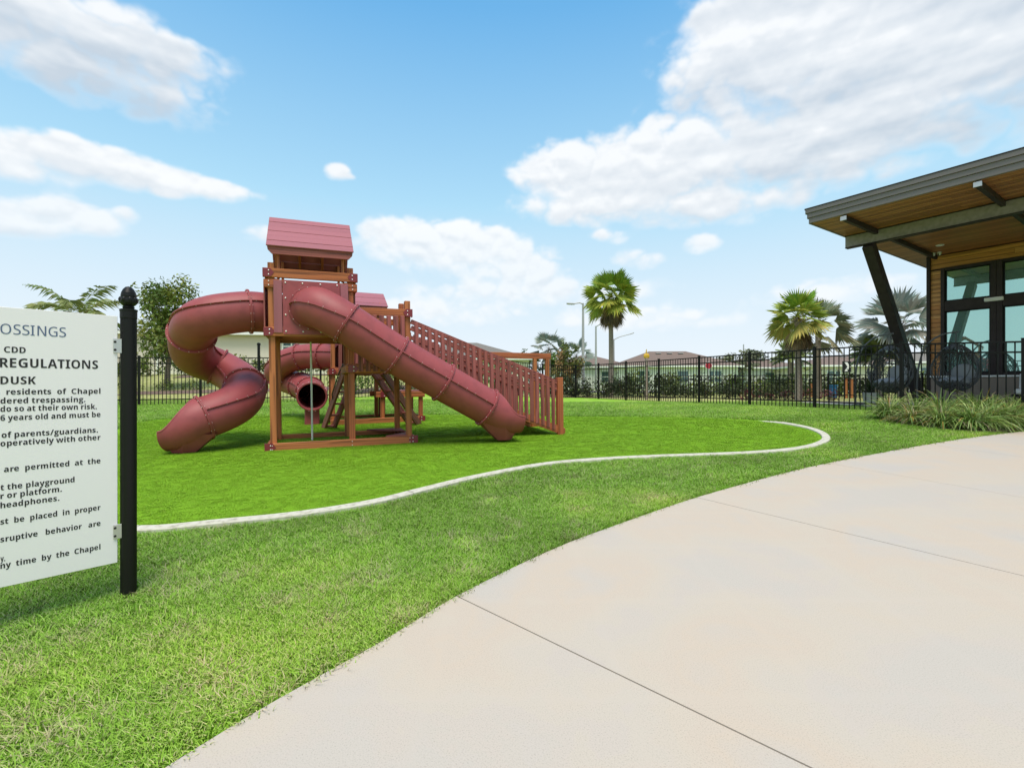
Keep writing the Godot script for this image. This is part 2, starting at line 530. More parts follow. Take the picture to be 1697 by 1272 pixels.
func make_sky() -> ImageTexture:
	var w := 3072
	var h := 1536
	var data := PackedFloat32Array()
	data.resize(w * h * 3)
	var n1 := noise(4.2, 91, 5)
	var n2 := noise(8.5, 93, 5)
	var n3 := noise(1.1, 95, 4)
	var zen := Color(0.15, 0.43, 0.77)
	var mid := Color(0.41, 0.69, 0.89)
	var low := Color(0.80, 0.87, 0.925)
	var cl := []
	for c in CLOUDS:
		cl.append(PackedFloat64Array([deg_to_rad(c[0]), deg_to_rad(c[1]), 1.0 / deg_to_rad(c[2]), 1.0 / deg_to_rad(c[3]), c[4], c[5]]))
	for y in h:
		var el := PI * (0.5 - (y + 0.5) / h)
		var e := maxf(0.0, el)
		var base: Color
		var t := rad_to_deg(e)
		if t < 20.0:
			base = low.lerp(mid, pow(t / 20.0, 1.4))
		else:
			base = mid.lerp(zen, pow(clampf((t - 20.0) / 18.0, 0, 1), 0.9))
			base = base.lerp(Color(0.10, 0.33, 0.68), clampf((t - 38.0) / 52.0, 0, 1))
		var near := []
		if el > 0:
			for c in cl:
				if absf(el - c[1]) * c[3] < 1.7:
					near.append(c)
		var ce := cos(el)
		var se := sin(el)
		for x in w:
			var o := (y * w + x) * 3
			var col := base
			if el > 0.0:
				var az := wrapf(TAU * (x + 0.5) / w, -PI, PI)
				var f := 0.0
				var gr := 0.0
				var hi := 0.0
				for c in near:
					var dx: float = (az - c[0]) * c[2]
					if absf(dx) > 1.7: continue
					var dy: float = (el - c[1]) * c[3]
					if dy < 0: dy *= 1.3
					var q: float = 1.0 - (dx * dx + dy * dy)
					if q > -1.8:
						var s: float = exp(3.0 * (q - (1.0 - c[5]) * 1.1))
						f += s
						gr += s * c[4]
						hi += s * dy
				var out := clampf((absf(az) - 0.98) / 0.3, 0, 1)
				out = maxf(out, clampf((el - 0.72) / 0.25, 0, 1))
				if f > 0.0 or out > 0.0:
					var px := ce * sin(az)
					var pz := -ce * cos(az)
					var a := n1.get_noise_3d(px, se * 1.7, pz)
					var b := n2.get_noise_3d(px, se * 1.5, pz)
					var wide := 0.0
					if out > 0.0:
						wide = smoothstep(-0.22, 0.25, n3.get_noise_3d(px, se * 2.0, pz) + 0.45 * a + 0.2 * b) * out
					var cov := wide
					var sh := wide * clampf(0.30 + 0.7 * n1.get_noise_3d(px * 0.7 + 3.0, se * 3.0, pz * 0.7), 0.0, 0.7)
					if f > 0.0:
						var u := log(f) / 3.0
						var y_in := hi / f
						var puff := absf(b) * 1.5 - 0.22
						var v := u + 0.12 + a * 0.75 + puff
						var own := smoothstep(-0.15, lerpf(1.25, 0.62, smoothstep(-0.6, 0.5, y_in)), v) * clampf(f * 1.5, 0.0, 1.0)
						if own > cov:
							var eu := el + 0.014
							var up := absf(n2.get_noise_3d(cos(eu) * sin(az), sin(eu) * 1.5, -cos(eu) * cos(az))) * 1.5 - 0.22
							var g := gr / f
							var band := n1.get_noise_3d(px * 0.8 + 5.0, se * 6.0, pz * 0.8)
							sh = clampf(g * (smoothstep(0.8, -0.7, y_in) * 1.0 + 0.30 + band * 1.1) + (up - puff) * 0.42, 0.0, 1.0) * smoothstep(0.0, 0.8, v)
							cov = own
					if cov > 0.0:
						var white := Color(0.885, 0.905, 0.925).lerp(Color(0.56, 0.63, 0.71), sh)
						white = white.lerp(Color(0.97, 0.975, 0.98), clampf(0.35 + a * 0.5 - sh * 2.0, 0, 0.6))
						col = col.lerp(white, cov * lerpf(0.70, 0.94, clampf((t - 12.0) / 7.0, 0.0, 1.0)) * clampf(t / 7.0, 0.0, 1.0))
			data[o] = col.r
			data[o + 1] = col.g
			data[o + 2] = col.b
	var im := Image.create_from_data(w, h, false, Image.FORMAT_RGBF, data.to_byte_array())
	return ImageTexture.create_from_image(im)

# ------------------------------------------------------------------ tube slides
func frame(dir: Vector3) -> Array:
	var side := dir.cross(Vector3.UP).normalized()
	return [side, side.cross(dir).normalized()]

func dense(pts: Array, step: float, rounds: int) -> Array:
	# [points, index of every given point]
	var out := []
	var at := []
	for i in pts.size() - 1:
		at.append(out.size())
		var p0: Vector3 = pts[maxi(i - 1, 0)]
		var p1: Vector3 = pts[i]
		var p2: Vector3 = pts[i + 1]
		var p3: Vector3 = pts[mini(i + 2, pts.size() - 1)]
		var k := maxi(2, int(round(p1.distance_to(p2) / step)))
		for j in k:
			out.append(p1.cubic_interpolate(p2, p0, p3, float(j) / k))
	at.append(out.size())
	out.append(pts[-1])
	for r in rounds:
		var nx := out.duplicate()
		for i in range(1, out.size() - 1):
			nx[i] = (out[i - 1] + out[i] * 2.0 + out[i + 1]) * 0.25
		out = nx
	return [out, at]

func path_dir(pts: Array, i: int) -> Vector3:
	return (pts[mini(i + 1, pts.size() - 1)] - pts[maxi(i - 1, 0)]).normalized()

func tube_slide(slide: Node3D, pts: Array, rings: Array, r: float, seam_angle: float, open_end := false) -> void:
	const SEG := 36
	var cuts := [0] + rings
	if cuts[-1] != pts.size() - 1:
		cuts.append(pts.size() - 1)
	var bolts := MB.new()
	for s in cuts.size() - 1:
		if cuts[s] == cuts[s + 1]: continue
		var b := MB.new()
		var inner := open_end and s == cuts.size() - 2
		for i in range(cuts[s], cuts[s + 1]):
			var q := []
			for j in 2:
				var dir := path_dir(pts, i + j)
				var f := frame(dir)
				q.append([pts[i + j], f[0], f[1]])
			for k in SEG:
				var a0 := TAU * k / SEG
				var a1 := TAU * (k + 1) / SEG
				var o00: Vector3 = q[0][1] * cos(a0) + q[0][2] * sin(a0)
				var o01: Vector3 = q[0][1] * cos(a1) + q[0][2] * sin(a1)
				var o10: Vector3 = q[1][1] * cos(a0) + q[1][2] * sin(a0)
				var o11: Vector3 = q[1][1] * cos(a1) + q[1][2] * sin(a1)
				b.squad(q[0][0] + o00 * r, q[0][0] + o01 * r, q[1][0] + o11 * r, q[1][0] + o10 * r, o00, o01, o11, o10)
				if inner:
					var ri := r - 0.02
					b.squad(q[0][0] + o00 * ri, q[0][0] + o01 * ri, q[1][0] + o11 * ri, q[1][0] + o10 * ri, -o00, -o01, -o11, -o10)
		build(slide, "tube_section", b, M.plastic)
		# the two moulded halves are bolted along a ridge on either side
		for sg in [seam_angle, PI - seam_angle]:
			var sb := MB.new()
			var run := 0.0
			for i in range(cuts[s], cuts[s + 1]):
				var e := []
				for j in 2:
					var dir := path_dir(pts, i + j)
					var f := frame(dir)
					var o: Vector3 = f[0] * cos(sg) + f[1] * sin(sg)
					var t: Vector3 = dir.cross(o).normalized() * 0.009
					e.append([pts[i + j] + o * (r - 0.004), o * 0.032, t])
				var p0: Vector3 = e[0][0]
				var p1: Vector3 = e[1][0]
				sb.fquad(p0 + e[0][1] + e[0][2], p1 + e[1][1] + e[1][2], p1 + e[1][1] - e[1][2], p0 + e[0][1] - e[0][2], e[0][1])
				sb.fquad(p0 + e[0][2], p1 + e[1][2], p1 + e[1][1] + e[1][2], p0 + e[0][1] + e[0][2], e[0][2])
				sb.fquad(p0 - e[0][2], p1 - e[1][2], p1 + e[1][1] - e[1][2], p0 + e[0][1] - e[0][2], -e[0][2])
				run += p0.distance_to(p1)
				if run > 0.155:
					run = 0.0
					bolts.ball(p0 + e[0][1] * 0.62 - e[0][2] * 1.15, Vector3.ONE * 0.0058, 4, 6)
					bolts.ball(p0 + e[0][1] * 0.62 + e[0][2] * 1.15, Vector3.ONE * 0.0058, 4, 6)
			build(slide, "seam_ridge", sb, M.plastic)
	for ri in rings + ([pts.size() - 1] if open_end else []):
		var dir := path_dir(pts, ri)
		var f := frame(dir)
		var b := MB.new()
		var prof := [[r - 0.006, -0.017], [r + 0.030, -0.017], [r + 0.034, -0.013], [r + 0.034, -0.003], [r + 0.028, 0.0], [r + 0.034, 0.003], [r + 0.034, 0.013], [r + 0.030, 0.017], [r - (0.03 if open_end and ri == pts.size() - 1 else 0.006), 0.017]]
		if open_end and ri == pts.size() - 1:
			prof = [[r - 0.006, -0.02], [r + 0.012, -0.02], [r + 0.018, -0.012], [r + 0.018, 0.010], [r + 0.008, 0.02], [r - 0.016, 0.02], [r - 0.022, 0.012], [r - 0.022, -0.02]]
		for p in prof.size() - 1:
			for k in SEG:
				var a0 := TAU * k / SEG
				var a1 := TAU * (k + 1) / SEG
				var o0: Vector3 = f[0] * cos(a0) + f[1] * sin(a0)
				var o1: Vector3 = f[0] * cos(a1) + f[1] * sin(a1)
				var x0: float = prof[p][0]
				var x1: float = prof[p + 1][0]
				var z0: Vector3 = dir * prof[p][1]
				var z1: Vector3 = dir * prof[p + 1][1]
				var sl := Vector2(prof[p + 1][1] - prof[p][1], x0 - x1).normalized()
				b.squad(pts[ri] + o0 * x0 + z0, pts[ri] + o1 * x0 + z0, pts[ri] + o1 * x1 + z1, pts[ri] + o0 * x1 + z1, o0 * sl.x + dir * sl.y, o1 * sl.x + dir * sl.y, o1 * sl.x + dir * sl.y, o0 * sl.x + dir * sl.y)
		build(slide, "joint_flange", b, M.plastic)
		for k in 16:
			var a := TAU * (k + 0.5) / 16
			var o: Vector3 = f[0] * cos(a) + f[1] * sin(a)
			for sg in [-1.0, 1.0]:
				bolts.ball(pts[ri] + o * (r + 0.02) + dir * 0.0185 * sg, Vector3.ONE * 0.0062, 4, 6)
	build(slide, "bolts", bolts, M.bolt, false, "stuff")

# the scooped run-out at the foot of a tube: the roof of the tube is cut away along an S-curve
func slide_exit(slide: Node3D, c0: Vector3, d0: Vector3, c1: Vector3, d1: Vector3, r: float, ground_y: float, foot_at := 0.42) -> void:
	const N := 22
	const K := 30
	var rows := []
	for i in N + 1:
		var t := float(i) / N
		var L := c0.distance_to(c1)
		var c := c0.bezier_interpolate(c0 + d0 * L * 0.4, c1 - d1 * L * 0.35, c1, t)
		var dir := c0.bezier_derivative(c0 + d0 * L * 0.4, c1 - d1 * L * 0.35, c1, t).normalized()
		var f := frame(dir)
		var al := PI - (1.0 - (1.0 - t) * (1.0 - t)) * 1.5
		var lift := smoothstep(0.6, 1.0, t)
		var rr := r * (1.0 - 0.10 * lift * lift)
		c.y += 0.012 * lift
		var row := []
		for k in K + 1:
			var be := lerpf(-al, al, float(k) / K)
			row.append([c, f[0] * sin(be) - f[1] * cos(be), rr])
		rows.append(row)
	var b := MB.new()
	var th := 0.022
	for i in N:
		for k in K:
			var q := [rows[i][k], rows[i][k + 1], rows[i + 1][k + 1], rows[i + 1][k]]
			var po := []
			var pi_ := []
			var no := []
			for z in q:
				po.append(z[0] + z[1] * z[2])
				pi_.append(z[0] + z[1] * (z[2] - th))
				no.append(z[1])
			b.squad(po[0], po[1], po[2], po[3], no[0], no[1], no[2], no[3])
			b.squad(pi_[0], pi_[1], pi_[2], pi_[3], -no[0], -no[1], -no[2], -no[3])
	build(slide, "run_out", b, M.plastic)
	var rim := []
	for i in N + 1:
		rim.append(rows[i][0][0] + rows[i][0][1] * (rows[i][0][2] - th / 2))
	for k in range(1, K + 1):
		rim.append(rows[N][k][0] + rows[N][k][1] * (rows[N][k][2] - th / 2))
	for i in range(N - 1, -1, -1):
		rim.append(rows[i][K][0] + rows[i][K][1] * (rows[i][K][2] - th / 2))
	var rb := MB.new()
	rb.tube(rim, 0.017, 0.017, 8, true)
	build(slide, "rim", rb, M.plastic)
	# moulded foot under the scoop
	var fi := int(N * foot_at)
	var c: Vector3 = rows[fi][0][0]
	var dir: Vector3 = (rows[fi + 1][0][0] - c)
	dir.y = 0
	dir = dir.normalized()
	var side := dir.cross(Vector3.UP)
	var fb := MB.new()
	var top := []
	var bot := []
	for k in 6:
		var a := TAU * (k + 0.5) / 6
		top.append(c + dir * (cos(a) * r * 1.35 - 0.02) + side * sin(a) * r * 0.90 + Vector3(0, -r * 0.42, 0))
		var p := c + dir * (cos(a) * r * 0.46 + 0.05) + side * sin(a) * r * 0.42
		p.y = ground_y
		bot.append(p)
	for k in 6:
		var k2 := (k + 1) % 6
		fb.fquad(top[k], top[k2], bot[k2], bot[k], top[k] + top[k2] - c * 2.0)
	build(slide, "foot", fb, M.plastic)

# ------------------------------------------------------------------ playset pieces (u to the side, w up, v to the back)
func L(u: float, w: float, v: float) -> Vector3:
	return Vector3(u, w, -v)

func post(root: Node, u: float, v: float, w0: float, w1: float, s := 0.09) -> void:
	board(root, "post", L(u, w0, v), L(u, w1, v), s, s, pick(M.cedar), Vector3(0, 0, 1), 0.006)

func beam(root: Node, a: Vector3, b: Vector3, h: float, t := 0.045, key := "cedar") -> void:
	board(root, "beam", a, b, t, h, pick(M[key]), Vector3.UP, 0.006)

# a folded corner plate: arrow-ended leaf on the front, a square leaf round the corner
func plate(root: Node, u: float, w: float, v: float, right: bool, h := 0.125) -> void:
	var sg := -1.0 if right else 1.0
	var b := MB.new()
	var poly := [Vector2(0, -h / 2), Vector2(0.10 * sg, -h / 2), Vector2(0.145 * sg, 0), Vector2(0.10 * sg, h / 2), Vector2(0, h / 2)]
	b.prism(poly, Transform3D(Basis(), L(u, w, v - 0.004)), 0.006)
	b.box(Transform3D(Basis(), L(u - 0.003 * sg, w, v + 0.045)), Vector3(0.006, h, 0.105))
	var p := build(root, "corner_plate", b, M.bracket)
	var bb := MB.new()
	for k in [-0.03, 0.03]:
		bb.ball(L(u + 0.075 * sg, w + k, v - 0.009), Vector3(0.011, 0.011, 0.007), 4, 8)
	build(p, "bolts", bb, M.bolt, false, "stuff")

func slat_row(root: Node, a: Vector3, b: Vector3, low: float, high: float, count: int, width := 0.072, key := "redboard") -> void:
	for i in count:
		var p := a.lerp(b, (i + 0.5) / count)
		board(root, "slat", p + Vector3(0, low, 0), p + Vector3(0, high, 0), width, 0.022, pick(M[key]), Vector3(0, 0, 1), 0.004)

func gable_roof(root: Node, u0: float, u1: float, v0: float, v1: float, eave: float, ridge: float, boards: int) -> void:
	var roof := empty_part(root, "roof")
	var vm := (v0 + v1) / 2
	for s in 2:
		var e := L(0, eave, v0 if s == 0 else v1)
		var t := L(0, ridge, vm)
		var along := t - e
		var nrm := Vector3(0, absf(along.z), along.y * (1.0 if s == 0 else -1.0)).normalized()
		var wdt := along.length() / boards
		for i in boards:
			var c := e + along * ((i + 0.5) / boards) + nrm * (0.012 + 0.004 * (i % 2))
			board(roof, "roof_board", c + Vector3(u0, 0, 0), c + Vector3(u1, 0, 0), 0.02, wdt - 0.006, pick(M.roofboard), along.normalized(), 0.004)
		for i in 4:
			var u := lerpf(u0 + 0.06, u1 - 0.06, i / 3.0)
			board(roof, "rafter", e.lerp(t, 0.12) + Vector3(u, -0.045, 0), t + Vector3(u, -0.05, 0), 0.04, 0.06, pick(M.cedar), Vector3.UP)
		# fascia with clipped ends
		var b := MB.new()
		var zz := e.z + (-0.035 if s == 0 else 0.035)
		b.prism([Vector2(u0 + 0.01, eave + 0.018), Vector2(u1 - 0.01, eave + 0.018), Vector2(u1 - 0.02, eave - 0.04), Vector2(u1 - 0.075, eave - 0.10), Vector2(u0 + 0.075, eave - 0.10), Vector2(u0 + 0.02, eave - 0.04)], Transform3D(Basis(), Vector3(0, 0, zz)), 0.03)
		build(roof, "fascia", b, M.redboard[0])
	board(roof, "ridge_beam", L(u0 + 0.03, ridge - 0.08, vm), L(u1 - 0.03, ridge - 0.08, vm), 0.04, 0.09, M.cedar[1])

func climbing_ladder(root: Node, top_a: Vector3, foot: Vector3, across: Vector3, width: float) -> void:
	var lad := empty_part(root, "climbing_ladder")
	for s in [-0.5, 0.5]:
		board(lad, "side_rail", top_a + across * width * s, foot + across * width * s, 0.045, 0.165, pick(M.redboard), Vector3.UP)
	var n := 5
	for i in n:
		var p := top_a.lerp(foot, (i + 0.6) / n)
		board(lad, "rung", p - across * width * 0.46, p + across * width * 0.46, 0.12, 0.035, pick(M.redboard), Vector3.UP)

func playset_front() -> void:
	var root := thing("playset", "red and cedar playset with spiral tube slide, straight tube slide and slatted ramp", "playset", Vector3(-3.61, 0.305, -7.10))
	root.transform.basis = Basis(Vector3.UP, deg_to_rad(22.5)) * Basis(Vector3(0, 0, 1), deg_to_rad(0.84))
	var to_local := root.transform.affine_inverse()
	# base frame on the turf
	beam(root, L(-0.02, 0.045, 0.022), L(2.22, 0.045, 0.022), 0.135)
	beam(root, L(0.0, 0.045, 1.345), L(2.20, 0.045, 1.345), 0.135)
	beam(root, L(0.022, 0.045, 0.048), L(0.022, 0.045, 1.32), 0.135)
	beam(root, L(2.178, 0.045, 0.048), L(2.178, 0.045, 1.32), 0.135)
	plate(root, -0.022, 0.052, 0.0, false, 0.13)
	plate(root, 2.222, 0.052, 0.0, true, 0.13)
	# posts
	for v in [0.092, 1.275]:
		post(root, 0.09, v, -0.02, 2.80)
		post(root, 1.21, v, -0.02, 2.80)
		post(root, 2.10, v, -0.02, 2.33)
	post(root, 2.02, 0.20, 1.2, 2.30, 0.08)
	# upper tower: deck, rails, panels
	for w in [[1.77, 0.135, 0.0], [2.485, 0.12, 0.012], [2.64, 0.135, 0.0]]:
		beam(root, L(-0.01, w[0], 0.022 + w[2]), L(1.31, w[0], 0.022 + w[2]), w[1])
		beam(root, L(-0.01, w[0], 1.345), L(1.31, w[0], 1.345), w[1])
		beam(root, L(0.022 + w[2], w[0], 0.05), L(0.022 + w[2], w[0], 1.32), w[1])
		beam(root, L(1.278, w[0], 0.05), L(1.278, w[0], 1.32), w[1])
	for w in [1.77, 2.64]:
		plate(root, -0.012, w, 0.0, false)
		plate(root, 1.312, w, 0.0, true)
	var nb := MB.new()
	for u in [0.06, 1.24]:
		for k in [-0.03, 0.03]:
			nb.ball(L(u, 2.485 + k, 0.01), Vector3.ONE * 0.011, 4, 8)
	for u in [0.075, 1.2, 2.1]:
		for k in [-0.03, 0.03]:
			nb.ball(L(u, 0.05 + k, -0.002), Vector3.ONE * 0.009, 4, 8)
	build(root, "bolts", nb, M.bolt, false, "stuff")
	for i in 9:
		board(root, "deck_board", L(0.05, 1.852, 0.12 + i * 0.137), L(1.26, 1.852, 0.12 + i * 0.137), 0.128, 0.025, pick(M.cedar))
	# front slide panel with its boards, made with the tube hole cut out
	var hole := Vector2(0.645, 2.13)
	var pb := MB.new()
	var n := 40
	for i in n:
		var a0 := TAU * i / n
		var a1 := TAU * (i + 1) / n
		var q := []
		for a in [a0, a1]:
			var dir := Vector2(cos(a), sin(a))
			var ex := INF
			if absf(dir.x) > 1e-6: ex = minf(ex, ((1.05 if dir.x > 0 else 0.247) - hole.x) / dir.x)
			if absf(dir.y) > 1e-6: ex = minf(ex, ((2.535 if dir.y > 0 else 1.735) - hole.y) / dir.y)
			q.append([hole + dir * 0.29, hole + dir * ex])
		for z in [[-0.016, Vector3(0, 0, 1)], [0.004, Vector3(0, 0, -1)]]:
			pb.quad(L(q[0][0].x, q[0][0].y, z[0]), L(q[1][0].x, q[1][0].y, z[0]), L(q[1][1].x, q[1][1].y, z[0]), L(q[0][1].x, q[0][1].y, z[0]), z[1])
		var om: Vector2 = (q[0][1] + q[1][1]) * 0.5 - hole
		pb.fquad(L(q[0][1].x, q[0][1].y, -0.016), L(q[1][1].x, q[1][1].y, -0.016), L(q[1][1].x, q[1][1].y, 0.004), L(q[0][1].x, q[0][1].y, 0.004), Vector3(om.x, om.y, 0))
	var panel := build(root, "slide_panel", pb, M.panel)
	var pbolt := MB.new()
	for p in [Vector2(0.285, 2.5), Vector2(0.52, 2.5), Vector2(0.77, 2.5), Vector2(1.01, 2.5), Vector2(0.285, 2.27), Vector2(0.285, 2.02), Vector2(0.285, 1.775), Vector2(0.52, 1.775), Vector2(0.77, 1.775), Vector2(1.01, 1.775), Vector2(1.01, 2.27), Vector2(1.01, 2.02)]:
		pbolt.ball(L(p.x, p.y, -0.019), Vector3(0.013, 0.013, 0.008), 4, 8)
	build(panel, "bolts", pbolt, M.bolt, false, "stuff")
	board(root, "wall_board", L(0.182, 1.75, -0.006), L(0.182, 2.53, -0.006), 0.115, 0.02, M.roofboard[1], Vector3(0, 0, 1))
	board(root, "wall_board", L(1.115, 1.75, -0.006), L(1.115, 2.53, -0.006), 0.115, 0.02, M.roofboard[0], Vector3(0, 0, 1))
	for i in 9:
		var v := 0.16 + i * 0.135
		board(root, "wall_board", L(-0.008, 1.75, v), L(-0.008, 2.53, v), 0.125, 0.02, pick(M.redboard), Vector3(1, 0, 0))
		if i > 1 and i < 8:
			board(root, "slat", L(1.3, 1.9, v), L(1.3, 2.53, v), 0.08, 0.02, pick(M.redboard), Vector3(1, 0, 0))
	slat_row(root, L(0.15, 0, 1.37), L(1.15, 0, 1.37), 1.72, 2.53, 8, 0.09)
	# roof on its short uprights
	for u in [0.19, 1.10]:
		for v in [0.065, 1.30]:
			board(root, "roof_upright", L(u, 2.57, v), L(u, 3.10, v), 0.04, 0.085, pick(M.cedar), Vector3(0, 0, 1))
	gable_roof(root, 0.04, 1.255, -0.10, 1.44, 3.0, 3.64, 6)
	# lower platform
	beam(root, L(1.16, 1.215, 0.022), L(2.17, 1.215, 0.022), 0.12)
	beam(root, L(1.16, 1.215, 1.345), L(2.17, 1.215, 1.345), 0.12)
	beam(root, L(1.14, 1.215, 0.0), L(1.14, 1.215, 1.37), 0.12)
	beam(root, L(2.17, 1.215, 0.05), L(2.17, 1.215, 1.32), 0.12)
	for i in 9:
		board(root, "deck_board", L(1.16, 1.29, 0.12 + i * 0.137), L(2.15, 1.29, 0.12 + i * 0.137), 0.128, 0.025, pick(M.cedar))
	plate(root, 1.165, 1.215, 0.0, false, 0.11)
	beam(root, L(1.26, 2.125, 0.022), L(2.16, 2.125, 0.022), 0.12)
	beam(root, L(1.26, 2.125, 1.345), L(2.16, 2.125, 1.345), 0.12)
	plate(root, 2.165, 2.125, 0.0, true)
	slat_row(root, L(1.29, 0, -0.012), L(2.06, 0, -0.012), 1.17, 2.07, 7)
	slat_row(root, L(1.29, 0, 1.385), L(2.06, 0, 1.385), 1.17, 2.07, 7)
	# ramp with slatted sides
	var ramp := empty_part(root, "ramp")
	var slope := -0.385
	for v in [0.05, 1.22]:
		var zo := -0.028 if v < 0.5 else 0.028
		var a := L(2.15, 1.12, v)
		var e := L(4.86, 1.12 + slope * 2.71, v)
		board(ramp, "stringer", a, e, 0.045, 0.14, pick(M.cedar))
		for o in ([[0.873, 0.075], [0.768, 0.085]] if v < 0.5 else [[0.80, 0.075], [0.69, 0.085]]):
			board(ramp, "hand_rail", a + Vector3(0, o[0], 0), e + Vector3(0, o[0], 0), 0.035, o[1], pick(M.redboard))
		var cnt := 24
		for i in cnt:
			var u := 2.235 + i * 0.1095
			var w := 1.12 + slope * (u - 2.15)
			board(ramp, "slat", L(u, w - 0.03, v + zo), L(u, w + 0.89, v + zo), 0.072, 0.02, pick(M.redboard), Vector3(0, 0, 1), 0.003)
		board(ramp, "end_post", L(4.90, -0.05, v), L(4.90, 1.045, v), 0.11, 0.10, pick(M.cedar), Vector3(0, 0, 1), 0.006)
		board(ramp, "post_block", L(4.97, 0.0, v), L(4.97, 0.10, v), 0.04, 0.09, M.cedar[1], Vector3(0, 0, 1))
	for i in 22:
		var u := 2.2 + i * 0.122
		var w := 1.165 + slope * (u - 2.15)
		board(ramp, "ramp_board", L(u, w, 0.08), L(u, w, 1.19), 0.115, 0.025, pick(M.cedar), Vector3(slope * -1.0, 1, 0))
	# ladders behind the lower platform
	climbing_ladder(root, L(1.27, 1.20, 1.40), L(0.92, 0.03, 2.72), Vector3(0.95, 0, 0.25).normalized(), 0.20)
	climbing_ladder(root, L(1.78, 1.20, 1.40), L(2.72, 0.03, 2.62), Vector3(0.80, 0, 0.6).normalized(), 0.20)
	var hs := MB.new()
	hs.tube([L(1.16, 1.34, 1.42), L(1.10, 1.20, 1.55), L(0.98, 0.78, 1.95), L(1.0, 0.68, 2.0), L(1.06, 0.66, 2.02)], 0.012)
	build(root, "hand_loop", hs, M.chain)
	var rp := MB.new()
	rp.tube([L(0.62, 1.70, 0.98), L(0.622, 0.9, 0.985), L(0.62, 0.02, 0.98)], 0.016, 0.016, 8)
	build(root, "hanging_rope", rp, M.rope)
	# corner seats of the sand box
	var sb := MB.new()
	sb.prism([Vector2(2.155, 0.05), Vector2(1.72, 0.05), Vector2(2.155, 0.48)], Transform3D(Basis(Vector3(1, 0, 0), Vector3(0, 0, -1), Vector3(0, 1, 0)), Vector3(0, 0.125, 0)), 0.025)
	build(root, "corner_seat", sb, M.redboard[1])
	var sb2 := MB.new()
	sb2.prism([Vector2(2.155, 1.32), Vector2(1.55, 1.32), Vector2(2.155, 0.78)], Transform3D(Basis(Vector3(1, 0, 0), Vector3(0, 0, -1), Vector3(0, 1, 0)), Vector3(0, 0.125, 0)), 0.025)
	build(root, "corner_seat", sb2, M.redboard[1])
	# straight tube slide leaving the front panel
	var sl := empty_part(root, "straight_slide")
	var w_of := func(u: float, y: float) -> float: return y - 0.305 - 0.0147 * u
	var A := L(1.137, w_of.call(1.137, 2.184), -0.42)
	var B := L(1.837, w_of.call(1.837, 1.740), -0.42)
	var C := L(2.561, w_of.call(2.561, 1.329), -0.42)
	var D := L(3.292, w_of.call(3.292, 0.921), -0.42)
	var dn := dense([L(0.645, 2.13, 0.12), L(0.645, 2.13, -0.02), L(0.72, 2.12, -0.27), A + (A - B) * 0.28 + L(0, -0.01, 0.035), A, B, C, D], 0.07, 3)
	tube_slide(sl, dn[0], [dn[1][1], dn[1][4], dn[1][5], dn[1][6], dn[1][7]], 0.30, 0.17)
	slide_exit(sl, D, (D - C).normalized(), L(3.86, 0.37, -0.42), Vector3(1, -0.04, 0).normalized(), 0.30, -0.02 + 0.035)
	# spiral tube slide leaving the side of the tower
	var sp := empty_part(root, "spiral_slide")
	var way := []
	for p in [[-3.62, 2.40, 7.80], [-3.84, 2.415, 7.64], [-4.074, 2.4175, 7.45], [-4.577, 2.281, 7.2], [-4.974, 2.078, 7.5], [-5.331, 1.766, 8.1], [-5.221, 1.61, 8.55], [-4.843, 1.427, 8.45], [-4.47, 1.249, 8.1], [-4.28, 1.034, 7.6], [-4.38, 0.889, 7.3], [-4.55, 0.80, 7.12]]:
		way.append(to_local * Vector3(p[0], p[1], -p[2]))
	dn = dense(way, 0.06, 5)
	tube_slide(sp, dn[0], [dn[1][2], dn[1][4], dn[1][6], dn[1][8], dn[1][11]], 0.31, 0.45)
	var pe: Array = dn[0]
	var ed := path_dir(pe, pe.size() - 1)
	slide_exit(sp, pe[-1], ed, to_local * Vector3(-4.96, 0.60, -6.98), (to_local.basis * Vector3(-0.99, -0.04, 0.12)).normalized(), 0.31, 0.0)

